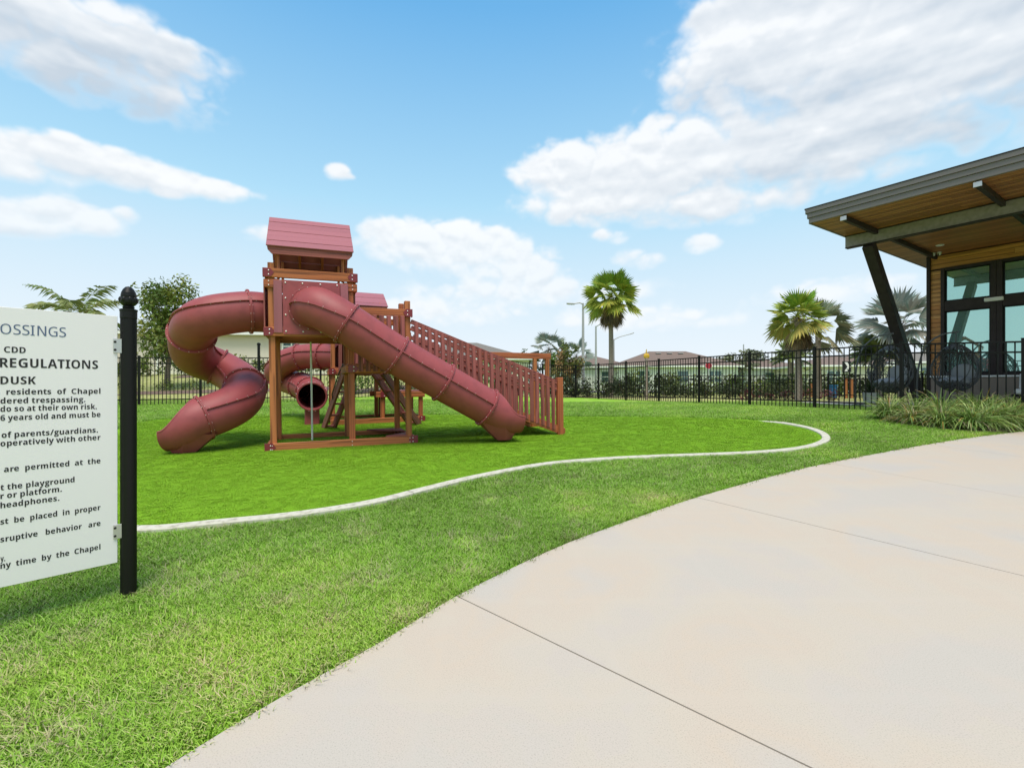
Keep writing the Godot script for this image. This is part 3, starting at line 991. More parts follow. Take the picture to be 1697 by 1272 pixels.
func playset_rear() -> void:
	var root := thing("playset", "smaller red and cedar playset standing farther back behind the first one", "playset", gp(-3.836, 10.25))
	root.rotation.y = deg_to_rad(22.5)
	var to_local := root.transform.affine_inverse()
	var gy := root.position.y
	for v in [0.022, 1.30]:
		beam(root, L(-0.02, 0.06, v), L(2.0, 0.10, v), 0.13)
	beam(root, L(0.02, 0.06, 0.05), L(0.02, 0.06, 1.28), 0.13)
	beam(root, L(1.98, 0.10, 0.05), L(1.98, 0.10, 1.28), 0.13)
	plate(root, 2.0, 0.11, 0.0, true)
	for v in [0.09, 1.23]:
		post(root, 0.03, v, 0.0, 2.35)
		post(root, 1.07, v, 0.02, 2.35)
		post(root, 1.92, v, 0.05, 0.75)
	for w in [1.16, 2.15, 2.30]:
		for v in [0.022, 1.30]:
			beam(root, L(-0.03, w, v), L(1.13, w, v), 0.12)
		for u in [-0.03, 1.13]:
			beam(root, L(u, w, 0.04), L(u, w, 1.28), 0.12)
	plate(root, -0.045, 1.16, 0.0, false)
	for i in 9:
		board(root, "deck_board", L(0.0, 1.235, 0.1 + i * 0.137), L(1.1, 1.235, 0.1 + i * 0.137), 0.128, 0.025, pick(M.cedar))
	slat_row(root, L(0.12, 0, -0.012), L(1.02, 0, -0.012), 1.10, 2.1, 8)
	slat_row(root, L(0.12, 0, 1.33), L(1.02, 0, 1.33), 1.10, 2.1, 8)
	for u in [0.10, 1.0]:
		for v in [0.06, 1.25]:
			board(root, "roof_upright", L(u, 2.2, v), L(u, 2.68, v), 0.04, 0.08, pick(M.cedar), Vector3(0, 0, 1))
	gable_roof(root, -0.06, 1.16, -0.12, 1.42, 2.57, 2.98, 5)
	# low side deck
	for v in [0.022, 1.30]:
		beam(root, L(0.92, 0.66, v), L(2.0, 0.66, v), 0.12)
	for i in 9:
		board(root, "deck_board", L(1.12, 0.735, 0.08 + i * 0.137), L(2.02, 0.735, 0.08 + i * 0.137), 0.128, 0.025, pick(M.redboard))
	plate(root, 1.02, 0.66, -0.002, false)
	board(root, "wall_board", L(1.2, 0.1, 1.2), L(1.2, 0.7, 1.2), 0.16, 0.02, M.redboard[1], Vector3(0, 0, 1))
	# rail frame that runs out to the side
	for u in [3.3, 4.72, 5.06]:
		var g := ground(0.5, 11.8) - gy
		post(root, u, -0.1, g - 0.02, 1.52)
	beam(root, L(3.2, 1.585, -0.1), L(5.15, 1.585, -0.1), 0.14, 0.09)
	# its own spiral slide with the open mouth towards the viewer
	var sp := empty_part(root, "spiral_slide")
	var way := []
	for p in [[-3.95, 1.93, 11.2], [-4.453, 1.955, 11.4], [-5.05, 1.94, 11.5], [-5.50, 1.78, 11.55], [-5.72, 1.53, 11.75], [-5.55, 1.37, 11.95], [-5.10, 1.26, 11.65], [-4.66, 1.15, 11.15], [-4.36, 1.06, 10.55], [-4.27, 1.03, 10.3]]:
		way.append(to_local * Vector3(p[0], p[1], -p[2]))
	var dn := dense(way, 0.08, 3)
	tube_slide(sp, dn[0], [dn[1][1], dn[1][2], dn[1][4], dn[1][6], dn[1][7]], 0.295, 0.35, true)
	var fb := MB.new()
	fb.bar(to_local * Vector3(-4.35, 0.38, -10.5), to_local * Vector3(-4.35, 0.78, -10.5), 0.30, 0.22, Vector3(0, 0, 1), 0.02)
	build(sp, "foot", fb, M.plastic)

# ------------------------------------------------------------------ ground
const KERB := [[-2.923, 3.75], [-2.345, 3.92], [-1.799, 4.13], [-1.28, 4.48], [-0.91, 4.9], [-0.399, 5.46], [0.394, 6.12], [1.223, 6.46], [2.075, 6.6], [3.337, 6.65], [4.117, 6.84], [4.69, 7.25], [5.02, 7.75], [5.18, 8.3], [5.181, 8.75], [5.05, 9.3], [4.6, 9.95], [3.471, 11.04], [1.461, 11.9], [-2.304, 12.3], [-6.047, 12.1], [-7.9, 11.6], [-8.3, 10.6], [-7.6, 9.2], [-6.8, 7.6], [-5.466, 5.69], [-4.6, 4.62], [-3.6, 3.95]]
const EDGE := [[-2.2, -4.0], [-1.75, -1.0], [-1.35, 0.9], [-1.196, 1.37], [-0.981, 1.75], [-0.592, 2.27], [-0.308, 2.69], [0.212, 3.29], [0.712, 3.76], [1.778, 4.64], [3.016, 5.46], [3.884, 5.93], [4.916, 6.4], [5.878, 6.82], [7.268, 7.42], [8.305, 7.83], [9.6, 8.2]]
var turf_poly: PackedVector2Array
var walk_poly: PackedVector2Array
var bed_poly: PackedVector2Array

func v2(list: Array) -> Array:
	return list.map(func(p): return Vector2(p[0], p[1]))

func make_ground() -> void:
	turf_poly = spline(v2(KERB), true, 0.12)
	var edge := spline(v2(EDGE), false, 0.15)
	walk_poly = edge.duplicate()
	for p in [Vector2(15, 6.0), Vector2(15, -4.0)]:
		walk_poly.append(p)
	bed_poly = spline(v2([[7.08, 8.9], [7.12, 8.1], [7.7, 7.74], [8.5, 7.96], [9.8, 8.32], [11.2, 7.6], [11.5, 8.4], [9.4, 9.2], [8.3, 10.2], [7.55, 10.0]]), true, 0.15)
	# the lawn: one sheet to the horizon
	var xs := []
	var ds := []
	var x := -16.0
	while x <= 16.01:
		xs.append(x)
		x += 0.25
	for e in [18.0, 21, 25, 30, 40, 60, 100, 200, 500, 1500, 4000]:
		xs.append(e)
		xs.push_front(-e)
	var dd := -6.0
	while dd <= 30.01:
		ds.append(dd)
		dd += 0.25 if dd < 17 else 0.5
	for e in [33.0, 37, 45, 60, 90, 150, 300, 800, 2000, 4500]:
		ds.append(e)
	for e in [8.0, 12, 20, 60, 300, 2000]:
		ds.push_front(-e)
	var vs := PackedVector3Array()
	var ix := PackedInt32Array()
	for d in ds:
		for xx in xs:
			var lift := 0.0
			if xx > -10 and xx < 15.5 and d > -4.5 and d < 14:
				var p := Vector2(xx, d)
				if Geometry2D.is_point_in_polygon(p, turf_poly) or Geometry2D.is_point_in_polygon(p, walk_poly):
					lift = -0.03
			vs.append(gp(xx, d, lift))
	var w := xs.size()
	for j in ds.size() - 1:
		for i in w - 1:
			var a := j * w + i
			ix.append_array([a, a + w, a + 1, a + 1, a + w, a + w + 1])
	var st := SurfaceTool.new()
	st.begin(Mesh.PRIMITIVE_TRIANGLES)
	for v in vs:
		st.add_vertex(v)
	for i in ix:
		st.add_index(i)
	st.generate_normals()
	var me := st.commit()
	me.surface_set_material(0, M.lawn)
	tag(part(self, "lawn_ground", me), "", "", "", "structure")
	var b := MB.new()
	sheet(b, turf_poly, 0.012, 0.3)
	tag(build(self, "turf_ground", b, M.turf), "", "", "", "structure")
	# concrete edging round the turf, cast in lengths
	var kerb := thing("kerb", "", "", Vector3.ZERO)
	kerb.set_meta("kind", "structure")
	var n := turf_poly.size()
	var seg := 17
	var i0 := 0
	while i0 < n:
		var i1 := mini(i0 + seg, n)
		var kb := MB.new()
		for i in range(i0, i1):
			if turf_poly[i].y > 9.9 or turf_poly[i].x < -7.0: continue
			var q := []
			for j in [i, i + 1]:
				var p := turf_poly[j % n]
				var t := (turf_poly[(j + 1) % n] - turf_poly[(j - 1 + n) % n]).normalized()
				var o := Vector2(t.y, -t.x)
				if i == i1 - 1 and j == i + 1:
					p -= t * 0.006
				q.append([p - o * 0.055, p - o * 0.047, p + o * 0.047, p + o * 0.055])
			var sink := 0.035 * smoothstep(8.9, 9.8, turf_poly[i].y) if turf_poly[i].x > 0 else 0.0
			var ins := [0, 0, 1, 2, 3, 3]
			var hs := [-0.06, 0.026 - sink, 0.034 - sink, 0.034 - sink, 0.026 - sink, -0.06]
			for k in 5:
				var a := gp(q[0][ins[k]].x, q[0][ins[k]].y, hs[k])
				var c := gp(q[1][ins[k]].x, q[1][ins[k]].y, hs[k])
				var e := gp(q[1][ins[k + 1]].x, q[1][ins[k + 1]].y, hs[k + 1])
				var f := gp(q[0][ins[k + 1]].x, q[0][ins[k + 1]].y, hs[k + 1])
				var mid: Vector2 = (q[0][1] + q[0][2]) / 2
				var out := (a + e) / 2 - Vector3(mid.x, a.y, -mid.y)
				kb.fquad(a, c, e, f, Vector3.UP if k in [1, 2, 3] else Vector3(out.x, 0, out.z))
		if kb.v.size() > 0: build(kerb, "kerb_length", kb, M.kerb)
		i0 = i1
	# concrete walk: slabs parted by joints
	var walk := thing("concrete_walk", "", "", Vector3.ZERO)
	walk.set_meta("kind", "structure")
	var jb := MB.new()
	sheet(jb, Geometry2D.offset_polygon(walk_poly, -0.03)[0], -0.012, 0.5)
	build(walk, "joint_bed", jb, M.joint)
	var joints := [[Vector2(-0.308, 2.69), Vector2(0.718, 1.76)], [Vector2(1.778, 4.64), Vector2(3.076, 2.9)], [Vector2(3.884, 5.93), Vector2(4.667, 4.4)], [Vector2(5.878, 6.82), Vector2(6.311, 5.95)]]
	var rest := walk_poly
	for k in joints.size() + 1:
		var pieces := []
		if k < joints.size():
			var a: Vector2 = joints[k][0]
			var t: Vector2 = (joints[k][1] - a).normalized()
			var o := Vector2(t.y, -t.x)
			if o.y > 0: o = -o
			var gap := 0.004 if k < 2 else 0.002
			var near := PackedVector2Array([a - t * 40 + o * gap, a + t * 40 + o * gap, a + t * 40 + o * 60, a - t * 40 + o * 60])
			var far := PackedVector2Array([a - t * 40 - o * gap, a + t * 40 - o * gap, a + t * 40 - o * 60, a - t * 40 - o * 60])
			pieces = Geometry2D.intersect_polygons(rest, near)
			var rr := Geometry2D.intersect_polygons(rest, far)
			rest = rr[0]
			for z in rr:
				if z.size() > rest.size(): rest = z
		else:
			pieces = [rest]
		for pc in pieces:
			var sb := MB.new()
			sheet(sb, pc, 0.012, 0.4)
			skirt(sb, pc, 0.012, -0.08)
			build(walk, "slab", sb, M.concrete)
	var mb := MB.new()
	sheet(mb, bed_poly, 0.02, 0.3)
	tag(build(self, "mulch_bed", mb, M.mulch), "", "", "", "structure")
	# drier grass, the street and its pavement beyond the fences
	for s in [["dry_grass_field", "dry_lawn", 0.012, [[-70.0, 30.0], [-70.0, 11.0], [-19.0, 14.0], [-8.2, 16.1], [3.1, 23.2], [9.2, 9.4], [14.0, 16.0], [40.0, 16.0], [90.0, 32.0], [90.0, 36.0], [0.0, 33.0]]], ["street", "asphalt", 0.02, [[-70.0, 31.5], [0.0, 34.5], [90.0, 37.5], [90.0, 44.0], [0.0, 41.0], [-70.0, 38.0]]], ["pavement", "kerb", 0.10, [[0.0, 41.0], [90.0, 44.0], [90.0, 46.0], [0.0, 43.0]]]]:
		var fb := MB.new()
		var pl := PackedVector2Array(v2(s[3]))
		sheet(fb, pl, s[2], 1.0)
		if s[2] > 0.05: skirt(fb, pl, s[2], -0.02)
		tag(build(self, s[0], fb, M[s[1]]), "", "", "", "structure")
	# planting strips beyond the fence
	for s in [[-15.0, 18.6, -6.5, 20.3, 1.0], [-17.0, 24.6, -5.0, 27.5, 1.6], [-6.5, 18.9, -1.0, 23.0, 1.3], [0.5, 24.6, 7.5, 22.0, 1.3]]:
		var a := Vector2(s[0], s[1])
		var c := Vector2(s[2], s[3])
		var o: Vector2 = (c - a).normalized().orthogonal() * s[4] * 0.5
		var sb := MB.new()
		sheet(sb, PackedVector2Array([a - o, c - o, c + o, a + o]), 0.03, 0.5)
		tag(build(self, "mulch_strip", sb, M.mulch), "", "", "", "structure")

func blade_tuft(count: int, h0: float, h1: float, spread: float, wdt: float, lean: float, shades: Array, m: Material) -> ArrayMesh:
	var b := MB.new()
	for i in count:
		var o := Vector3(rng.randfn() * spread, 0, rng.randfn() * spread)
		var a := rng.randf() * TAU
		var dir := Vector3(cos(a), 0, sin(a))
		var side := Vector3(-dir.z, 0, dir.x) * wdt * rng.randf_range(0.7, 1.3)
		var h := rng.randf_range(h0, h1)
		var le := h * rng.randf_range(0.2, 1.0) * lean
		var p1 := o + Vector3.UP * h * 0.55 + dir * le * 0.35
		var p2 := o + Vector3.UP * h * rng.randf_range(0.75, 1.0) + dir * le
		var nn := (Vector3.UP * 0.75 + dir * 0.35).normalized()
		b.col = pick(shades)
		b.tri(o - side, o + side, p1 + side * 0.8, nn, nn, nn)
		b.tri(o - side, p1 + side * 0.8, p1 - side * 0.8, nn, nn, nn)
		b.tri(p1 - side * 0.8, p1 + side * 0.8, p2, nn, nn, nn)
	return b.mesh(m, true)

func scatter(called: String, label: String, me: Mesh, places: Array, colors: Array, sizes: Array) -> void:
	var mm := MultiMesh.new()
	mm.transform_format = MultiMesh.TRANSFORM_3D
	mm.use_colors = true
	mm.mesh = me
	mm.instance_count = places.size()
	for i in places.size():
		var s: float = sizes[i]
		var bs := Basis(Vector3.UP, rng.randf() * TAU).scaled(Vector3(s, s * rng.randf_range(0.8, 1.2), s))
		mm.set_instance_transform(i, Transform3D(bs, places[i]))
		mm.set_instance_color(i, colors[i])
	var o := MultiMeshInstance3D.new()
	o.multimesh = mm
	o.name = numbered(called)
	add_child(o)
	tag(o, label, "grass", "", "stuff")

func make_grass() -> void:
	var inner := Geometry2D.offset_polygon(turf_poly, -0.085)[0]
	var outer := Geometry2D.offset_polygon(turf_poly, 0.08)[0]
	var walk_out: PackedVector2Array = Geometry2D.offset_polygon(walk_poly, 0.015)[0]
	var shades := [Color(0.28, 0.55, 0.06), Color(0.33, 0.61, 0.075), Color(0.22, 0.46, 0.045), Color(0.43, 0.65, 0.15), Color(0.30, 0.56, 0.07), Color(0.50, 0.57, 0.23)]
	var tufts := []
	for k in 3:
		tufts.append(blade_tuft(13, 0.016, 0.042, 0.024, 0.0021, 1.3, shades, M.grass_blade))
	var bent := []
	for k in 2:
		bent.append(blade_tuft(8, 0.02, 0.05, 0.03, 0.0018, 2.2, [Color(0.58, 0.55, 0.31), Color(0.46, 0.54, 0.20), Color(0.36, 0.55, 0.12)], M.grass_blade))
	var tone := noise(0.45, 101, 4)
	var dry := noise(2.0, 103, 4)
	var lists := [[[], [], []], [[], [], []], [[], [], []], [[], [], []], [[], [], []]]
	var zones := [[0.9, 3.0, 3800.0], [3.0, 5.0, 2400.0], [5.0, 8.0, 1300.0], [8.0, 12.0, 550.0], [12.0, 17.0, 330.0]]
	for z in zones:
		var x0: float = -1.12 * z[1] - 0.4
		var x1: float = minf(1.12 * z[1], 9.5)
		var cnt := int((x1 - x0) * (z[1] - z[0]) * z[2])
		for i in cnt:
			var p := Vector2(rng.randf_range(x0, x1), rng.randf_range(z[0], z[1]))
			if absf(p.x) > 1.1 * p.y + 0.3: continue
			if Geometry2D.is_point_in_polygon(p, walk_out) or Geometry2D.is_point_in_polygon(p, walk_poly) or Geometry2D.is_point_in_polygon(p, outer): continue
			if p.y > 6.5 and Geometry2D.is_point_in_polygon(p, bed_poly): continue
			var dv := dry.get_noise_2d(p.x, p.y)
			var tv := tone.get_noise_2d(p.x, p.y)
			if dv > 0.40 and rng.randf() < 0.6: continue
			var far := p.y > 7.0
			var li := rng.randi() % 3
			if p.y < 8.0 and dv > 0.22 and rng.randf() < dv * 1.1: li = 3 + rng.randi() % 2
			var k := rng.randf_range(0.78, 1.12) * (1.0 + 0.35 * tv)
			lists[li][0].append(gp(p.x, p.y, -0.004))
			lists[li][1].append(Color(k * (1.0 + 0.25 * maxf(0.0, tv)), k, k))
			lists[li][2].append((1.0 if p.y < 5 else 1.25 if p.y < 8 else 1.6) * rng.randf_range(0.75, 1.2))
	for li in 5:
		scatter("lawn_grass", ["short green lawn grass around the turf", "short green lawn grass around the turf", "short green lawn grass around the turf", "dry straw-coloured blades in the lawn", "dry straw-coloured blades in the lawn"][li], tufts[li] if li < 3 else bent[li - 3], lists[li][0], lists[li][1], lists[li][2])
	var ts := [Color(0.245, 0.47, 0.026), Color(0.30, 0.54, 0.034), Color(0.19, 0.385, 0.02), Color(0.37, 0.57, 0.065)]
	var tl := [[[], [], []], [[], [], []]]
	for z in [[3.7, 6.0, 1150.0], [6.0, 9.0, 620.0], [9.0, 12.6, 330.0]]:
		var cnt := int((5.6 + 8.6) * (z[1] - z[0]) * z[2])
		for i in cnt:
			var p := Vector2(rng.randf_range(-8.6, 5.6), rng.randf_range(z[0], z[1]))
			if absf(p.x) > 1.08 * p.y + 0.2: continue
			if not Geometry2D.is_point_in_polygon(p, inner): continue
			var k := rng.randf_range(0.85, 1.1) * (1.0 + 0.12 * tone.get_noise_2d(p.x * 1.5 + 40, p.y * 4.0))
			var li := rng.randi() % 2
			tl[li][0].append(gp(p.x, p.y, 0.008))
			tl[li][1].append(Color(k, k, k))
			tl[li][2].append((1.0 if p.y < 6 else 1.3 if p.y < 9 else 1.7) * rng.randf_range(0.85, 1.15))
	for li in 2:
		scatter("turf_grass", "bright even green artificial turf pile inside the kerb", blade_tuft(18, 0.009, 0.017, 0.026, 0.0014, 0.8, ts, M.turf_blade), tl[li][0], tl[li][1], tl[li][2])

# ------------------------------------------------------------------ fences
func fence(label: String, pts: Array, spacing: float, top: float, base_gap: float, detail := true, h := 1.5) -> Node3D:
	var root := thing("metal_fence", label, "fence", gp(pts[0].x, pts[0].y))
	var o := root.position
	var stuff := MB.new()
	for s in pts.size() - 1:
		var a: Vector2 = pts[s]
		var c: Vector2 = pts[s + 1]
		var k := maxi(1, int(round(a.distance_to(c) / spacing)))
		for i in k:
			var p := a.lerp(c, float(i) / k)
			var q := a.lerp(c, float(i + 1) / k)
			var g0 := ground(p.x, p.y)
			var g1 := ground(q.x, q.y)
			var P := Vector3(p.x, 0, -p.y) - Vector3(o.x, o.y, o.z)
			var Q := Vector3(q.x, 0, -q.y) - Vector3(o.x, o.y, o.z)
			var along := (Q - P).normalized()
			var ends := [[P, g0]]
			if s == pts.size() - 2 and i == k - 1: ends.append([Q, g1])
			for e in ends:
				var pm := part(root, "post", box_mesh(Vector3(h + 0.09, 0.062, 0.062), M.black_metal, 0.004), MB.along(e[0] + Vector3(0, e[1] - 0.05, 0), e[0] + Vector3(0, e[1] + h + 0.04, 0), along))
				part(pm, "post_cap", box_mesh(Vector3(0.012, 0.070, 0.070), M.black_metal, 0.004), Transform3D(Basis(), Vector3((h + 0.09) / 2 + 0.006, 0, 0)))
			for w in [h - 0.015, h - 0.20, 0.185]:
				board(root, "rail", P + along * 0.031 + Vector3(0, g0 + w, 0), Q - along * 0.031 + Vector3(0, g1 + w, 0), 0.028, 0.032, M.black_metal, Vector3.UP, 0.002)
			for j in 15:
				var t := (j + 1.0) / 16.0
				var pp := P.lerp(Q, t)
				var g := lerpf(g0, g1, t)
				if detail:
					part(root, "picket", box_mesh(Vector3(h - 0.05, 0.017, 0.017), M.black_metal, 0.0), MB.along(pp + Vector3(0, g + 0.03, 0), pp + Vector3(0, g + h - 0.02, 0), along))
				else:
					stuff.bar(pp + Vector3(0, g + 0.03, 0), pp + Vector3(0, g + h - 0.02, 0), 0.017, 0.017, along)
	if not detail:
		build(root, "pickets", stuff, M.black_metal, false, "stuff")
	return root

# ------------------------------------------------------------------ rules sign
const LINES := [
	["OSSINGS", 0.4453, 0.2108, 1.543, 0.0502, 1], ["CDD", 0.4332, 0.3588, 1.453, 0.030, 0], ["REGULATIONS", 0.4473, 0.0829, 1.381, 0.0456, 0], ["DUSK", 0.4453, 0.3224, 1.2988, 0.038, 0],
	["residents  of  Chapel", 0.4251, 0.0728, 1.2477, 0.0280, 0], ["dered trespassing.", 0.4453, 0.1345, 1.2045, 0.0280, 0], ["do so at their own risk.", 0.4453, 0.0878, 1.1650, 0.0280, 0], ["6 years old and must be", 0.4453, 0.0728, 1.1217, 0.0280, 0],
	["of parents/guardians.", 0.4413, 0.0829, 1.0383, 0.0280, 0], ["operatively with other", 0.4453, 0.0728, 0.9976, 0.0280, 0], ["are  permitted  at  the", 0.4332, 0.0728, 0.871, 0.0280, 0],
	["t the playground", 0.4453, 0.1776, 0.7845, 0.0280, 0], ["r or platform.", 0.4453, 0.2265, 0.7431, 0.0280, 0], ["headphones.", 0.4453, 0.2357, 0.6975, 0.0280, 0],
	["st  be  placed  in  proper", 0.4453, 0.0728, 0.6184, 0.0280, 0], ["sruptive   behavior   are", 0.4453, 0.0728, 0.5327, 0.0280, 0], ["y.", 0.4453, 0.4292, 0.4389, 0.0280, 0], ["ny  time  by  the  Chapel", 0.4453, 0.0728, 0.4047, 0.0280, 0]]

func rules_sign() -> void:
	var R := Vector2(-2.183, 2.67)
	var D := (Vector2(-2.478, 2.338) - R).normalized()
	var bold := SystemFont.new()
	bold.font_names = PackedStringArray(["Droid Sans"])
	bold.font_weight = 700
	var plain := SystemFont.new()
	plain.font_names = PackedStringArray(["Droid Sans"])
	# local x runs to the viewer's right along the board, z towards the viewer
	var xr := Vector3(-D.x, 0, D.y)
	var root := thing("rules_sign", "white playground rules sign with black lettering on fluted black posts", "sign", Vector3(R.x, ground(-2.2, 2.7), -R.y))
	root.transform.basis = Basis(xr, Vector3.UP, xr.cross(Vector3.UP))
	var gy := root.position.y
	var wd := 0.94
	var b := MB.new()
	b.box(Transform3D(Basis(), Vector3(-wd / 2, 0.994 - gy, -0.006)), Vector3(wd, 1.362, 0.008), 0.0015)
	build(root, "board", b, M.sign_face)
	for ln in LINES:
		var tm := TextMesh.new()
		tm.text = ln[0]
		tm.font = plain if ln[5] == 1 else bold
		tm.font_size = 48
		tm.pixel_size = 0.001
		tm.depth = 0.0
		tm.curve_step = 1.0
		tm.horizontal_alignment = HORIZONTAL_ALIGNMENT_LEFT
		tm.vertical_alignment = VERTICAL_ALIGNMENT_BOTTOM
		var probe := TextMesh.new()
		probe.text = "H"
		probe.font = tm.font
		probe.font_size = 48
		probe.pixel_size = 0.001
		probe.depth = 0.0
		probe.vertical_alignment = VERTICAL_ALIGNMENT_BOTTOM
		var cap := probe.get_aabb()
		var bb := tm.get_aabb()
		tm.material = M.blue_ink if ln[5] == 1 else M.ink
		var sx: float = (ln[1] - ln[2]) / bb.size.x
		var sy: float = ln[4] / cap.size.y
		part(root, "lettering", tm, Transform3D(Basis.from_scale(Vector3(sx, sy, 1)), Vector3(-ln[1] - bb.position.x * sx, ln[3] - gy - cap.position.y * sy, -0.0008)))
	# posts: fluted shaft, collar, acorn finial
	for px in [0.050, -wd - 0.050]:
		var pr := empty_part(root, "sign_post", Transform3D(Basis(), Vector3(px, 0, -0.01)))
		var s := MB.new()
		s.lathe([Vector2(0.0375, -0.05), Vector2(0.0375, 1.60)], Vector3.ZERO, 40, 0.085)
		build(pr, "shaft", s, M.black_metal)
		var k := MB.new()
		k.lathe([Vector2(0.0000, 1.5586), Vector2(0.0384, 1.5586), Vector2(0.0396, 1.5627), Vector2(0.0396, 1.5980), Vector2(0.0416, 1.6012), Vector2(0.0416, 1.6094), Vector2(0.0240, 1.6160), Vector2(0.0000, 1.6160)], Vector3.ZERO, 28)
		build(pr, "collar", k, M.black_metal)
		var f := MB.new()
		f.lathe([Vector2(0.0240, 1.6144), Vector2(0.0288, 1.6217), Vector2(0.0240, 1.6291), Vector2(0.0320, 1.6365), Vector2(0.0408, 1.6472), Vector2(0.0424, 1.6586), Vector2(0.0400, 1.6734), Vector2(0.0352, 1.6759), Vector2(0.0364, 1.6857), Vector2(0.0336, 1.7037), Vector2(0.0256, 1.7226), Vector2(0.0144, 1.7357), Vector2(0.0000, 1.7406)], Vector3.ZERO, 28)
		for j in 8:
			var a := TAU * j / 8
			f.ball(Vector3(cos(a) * 0.0345, 1.6627, sin(a) * 0.0345), Vector3(0.012, 0.018, 0.012), 6, 8)
		build(pr, "finial", f, M.black_metal)
	for y in [1.51, 0.485]:
		for sx in [0.0, -wd]:
			var k := MB.new()
			k.box(Transform3D(Basis(), Vector3(sx + (0.006 if sx == 0.0 else -0.006), y - gy, 0.003)), Vector3(0.050, 0.078, 0.006), 0.001)
			var br := build(root, "bracket", k, M.aluminium)
			var bo := MB.new()
			for e in [-0.022, 0.022]:
				bo.ball(Vector3(sx - 0.012 if sx == 0.0 else sx + 0.012, y - gy + e, 0.007), Vector3(0.007, 0.007, 0.005), 5, 8)
			build(br, "bolts", bo, M.ink, false, "stuff")

